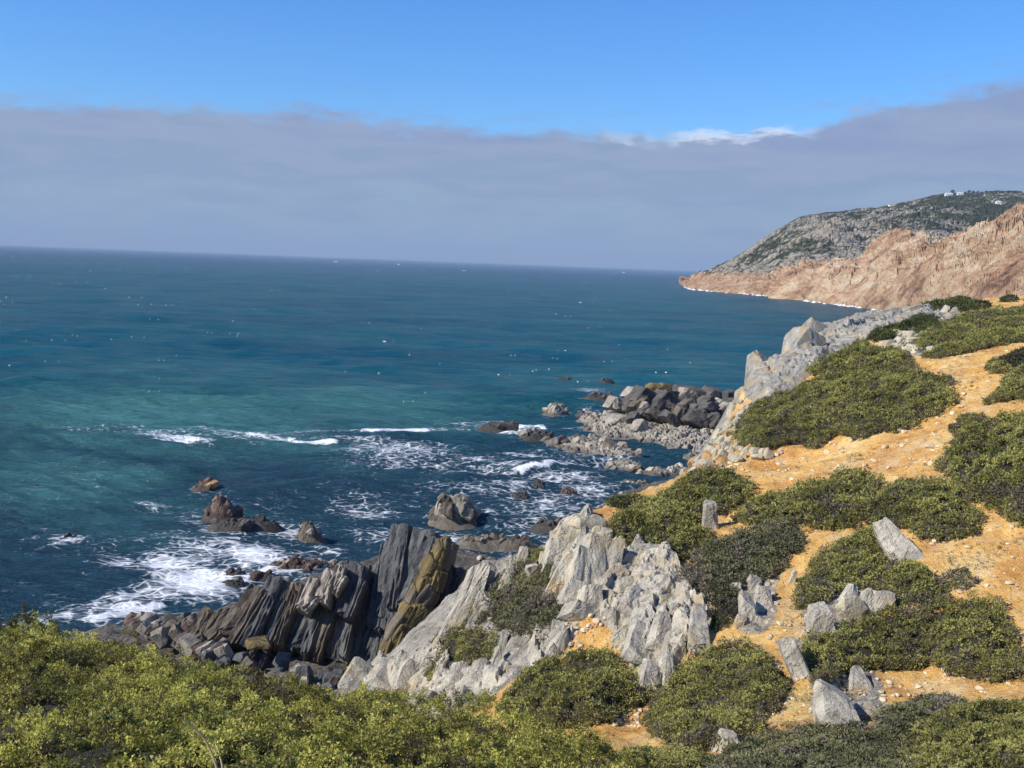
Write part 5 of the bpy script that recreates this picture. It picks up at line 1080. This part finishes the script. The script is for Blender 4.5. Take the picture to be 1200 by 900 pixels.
for pi, pl in enumerate(BARE):
    P = np.array(pl); n = int(200 if pi else 1500)
    us = [rs_.uniform(P[:, 0].min(), P[:, 0].max()) for _ in range(n)]; vs_ = [rs_.uniform(P[:, 1].min(), P[:, 1].max()) for _ in range(n)]
    k = inside(np.array(us), np.array(vs_), P); g = cast(np.array(us)[k], np.array(vs_)[k])
    for q in g:
        r = q[1] / F * (.45 + 4.2 * rs_.random() ** 5); a_ = rs_.uniform(0, 6.28); sv_, f0 = small[rs_.randrange(6)]; sv_ = sv_ * np.array([r * rs_.uniform(.8, 1.6), r, r * .7])
        ca, sa = math.cos(a_), math.sin(a_); sv_ = np.stack([sv_[:, 0] * ca - sv_[:, 1] * sa, sv_[:, 0] * sa + sv_[:, 1] * ca, sv_[:, 2]], -1) + np.array([q[0], q[1], float(zt(q[0], q[1])) + r * .25])
        Vv.append(sv_); Ff.append(f0 + nb0); nb0 += len(sv_)
M['pebble'] = plain_mat('loose_stone', (.42, .30, .16), (.66, .56, .40), 1.2, .03)
tag(link('loose_stones', mesh_data('loose_stones', np.concatenate(Vv), np.concatenate(Ff), M['pebble'], False)), 'small pale stones strewn over the bare ochre earth', None, None, 'stuff')

# rubble at the foot of the rock faces
rs_ = random.Random(23); Vv, Ff, nb0 = [], [], 0
for pl in ROCKY[1:8]:
    P = np.array(pl); P = P.mean(0) + (P - P.mean(0)) * 1.12; n = int(40 + 180 * (np.ptp(P[:, 0]) * np.ptp(P[:, 1])) / 20000)
    us = np.array([rs_.uniform(P[:, 0].min(), P[:, 0].max()) for _ in range(n)]); vs_ = np.array([rs_.uniform(P[:, 1].min(), P[:, 1].max()) for _ in range(n)])
    k = inside(us, vs_, P)
    for q in cast(us[k], vs_[k]):
        r = q[1] / F * (1.0 + 4.0 * rs_.random() ** 3); a_ = rs_.uniform(0, 6.28); sv_, f0 = small[rs_.randrange(6)]; sv_ = sv_ * np.array([r * rs_.uniform(.8, 1.7), r, r * .7])
        ca, sa = math.cos(a_), math.sin(a_); sv_ = np.stack([sv_[:, 0] * ca - sv_[:, 1] * sa, sv_[:, 0] * sa + sv_[:, 1] * ca, sv_[:, 2]], -1) + np.array([q[0], q[1], float(zt(q[0], q[1])) + r * .3])
        Vv.append(sv_); Ff.append(f0 + nb0); nb0 += len(sv_)
tag(link('rubble', mesh_data('rubble', np.concatenate(Vv), np.concatenate(Ff), M['pale'], False)), 'broken grey chips lying over and around the rock faces', None, None, 'stuff')
# dry grass and creeping scrub between the bushes
rs_ = np.random.default_rng(29)
u = rs_.uniform(560, 1260, 16000); v = rs_.uniform(350, 905, 16000); q = cast(u, v, 0.0, 250, 18)
ok = (np.abs(q[:, 2] - zt(q[:, 0], q[:, 1])) < .3) & inside(q[:, 0], q[:, 1], LAND)
q = q[ok]; clump = fbm(p3(q[:, 0] / 2.2, q[:, 1] / 3.0), 61, 3); q = q[clump > .22]
q[:, 2] = zt(q[:, 0], q[:, 1]); rad = q[:, 1] / F * rs_.uniform(1.6, 3.4, len(q)); h_ = rs_.random(len(q)) < .5
for nm, lb, sel, tm, mt_, up_ in [('dry_grass', 'tufts of dry grass on the bare earth', h_, 'grass', 'dry_grass', 1.0), ('ground_cover', 'creeping olive scrub between the bushes', ~h_, 'mid', 'leaf_grey', .8)]:
    P = q[sel]; N_ = np.tile([0.0, -.1, 1.0], (len(P), 1)); V_, F_, t_ = scatter(P, N_, rad[sel] * up_, rs_.uniform(.1, .9, len(P)), TUFT[tm], rs_)
    tag(link(nm, mesh_data(nm, V_, F_, M[mt_], False, {'tint': np.clip(t_, 0, 1)})), lb, None, None, 'stuff')

# ------------------------------------------------------------------ sea haze
bm = bmesh.new(); box(bm, -58000, 58000, -4000, 61000, -6.5, 700.0)
me = bpy.data.meshes.new('haze'); bm.to_mesh(me); bm.free()
mt = bpy.data.materials.new('sea_haze'); mt.use_nodes = True; T = NT(mt.node_tree)
vol = T.n('ShaderNodeVolumePrincipled', None, Color=(.50, .64, .80), Density=4.0e-5, Anisotropy=0.0)
T.n('ShaderNodeOutputMaterial', None, Volume=vol); me.materials.append(mt)
tag(link('haze', me), 'thin blue sea haze', None, None, 'stuff')
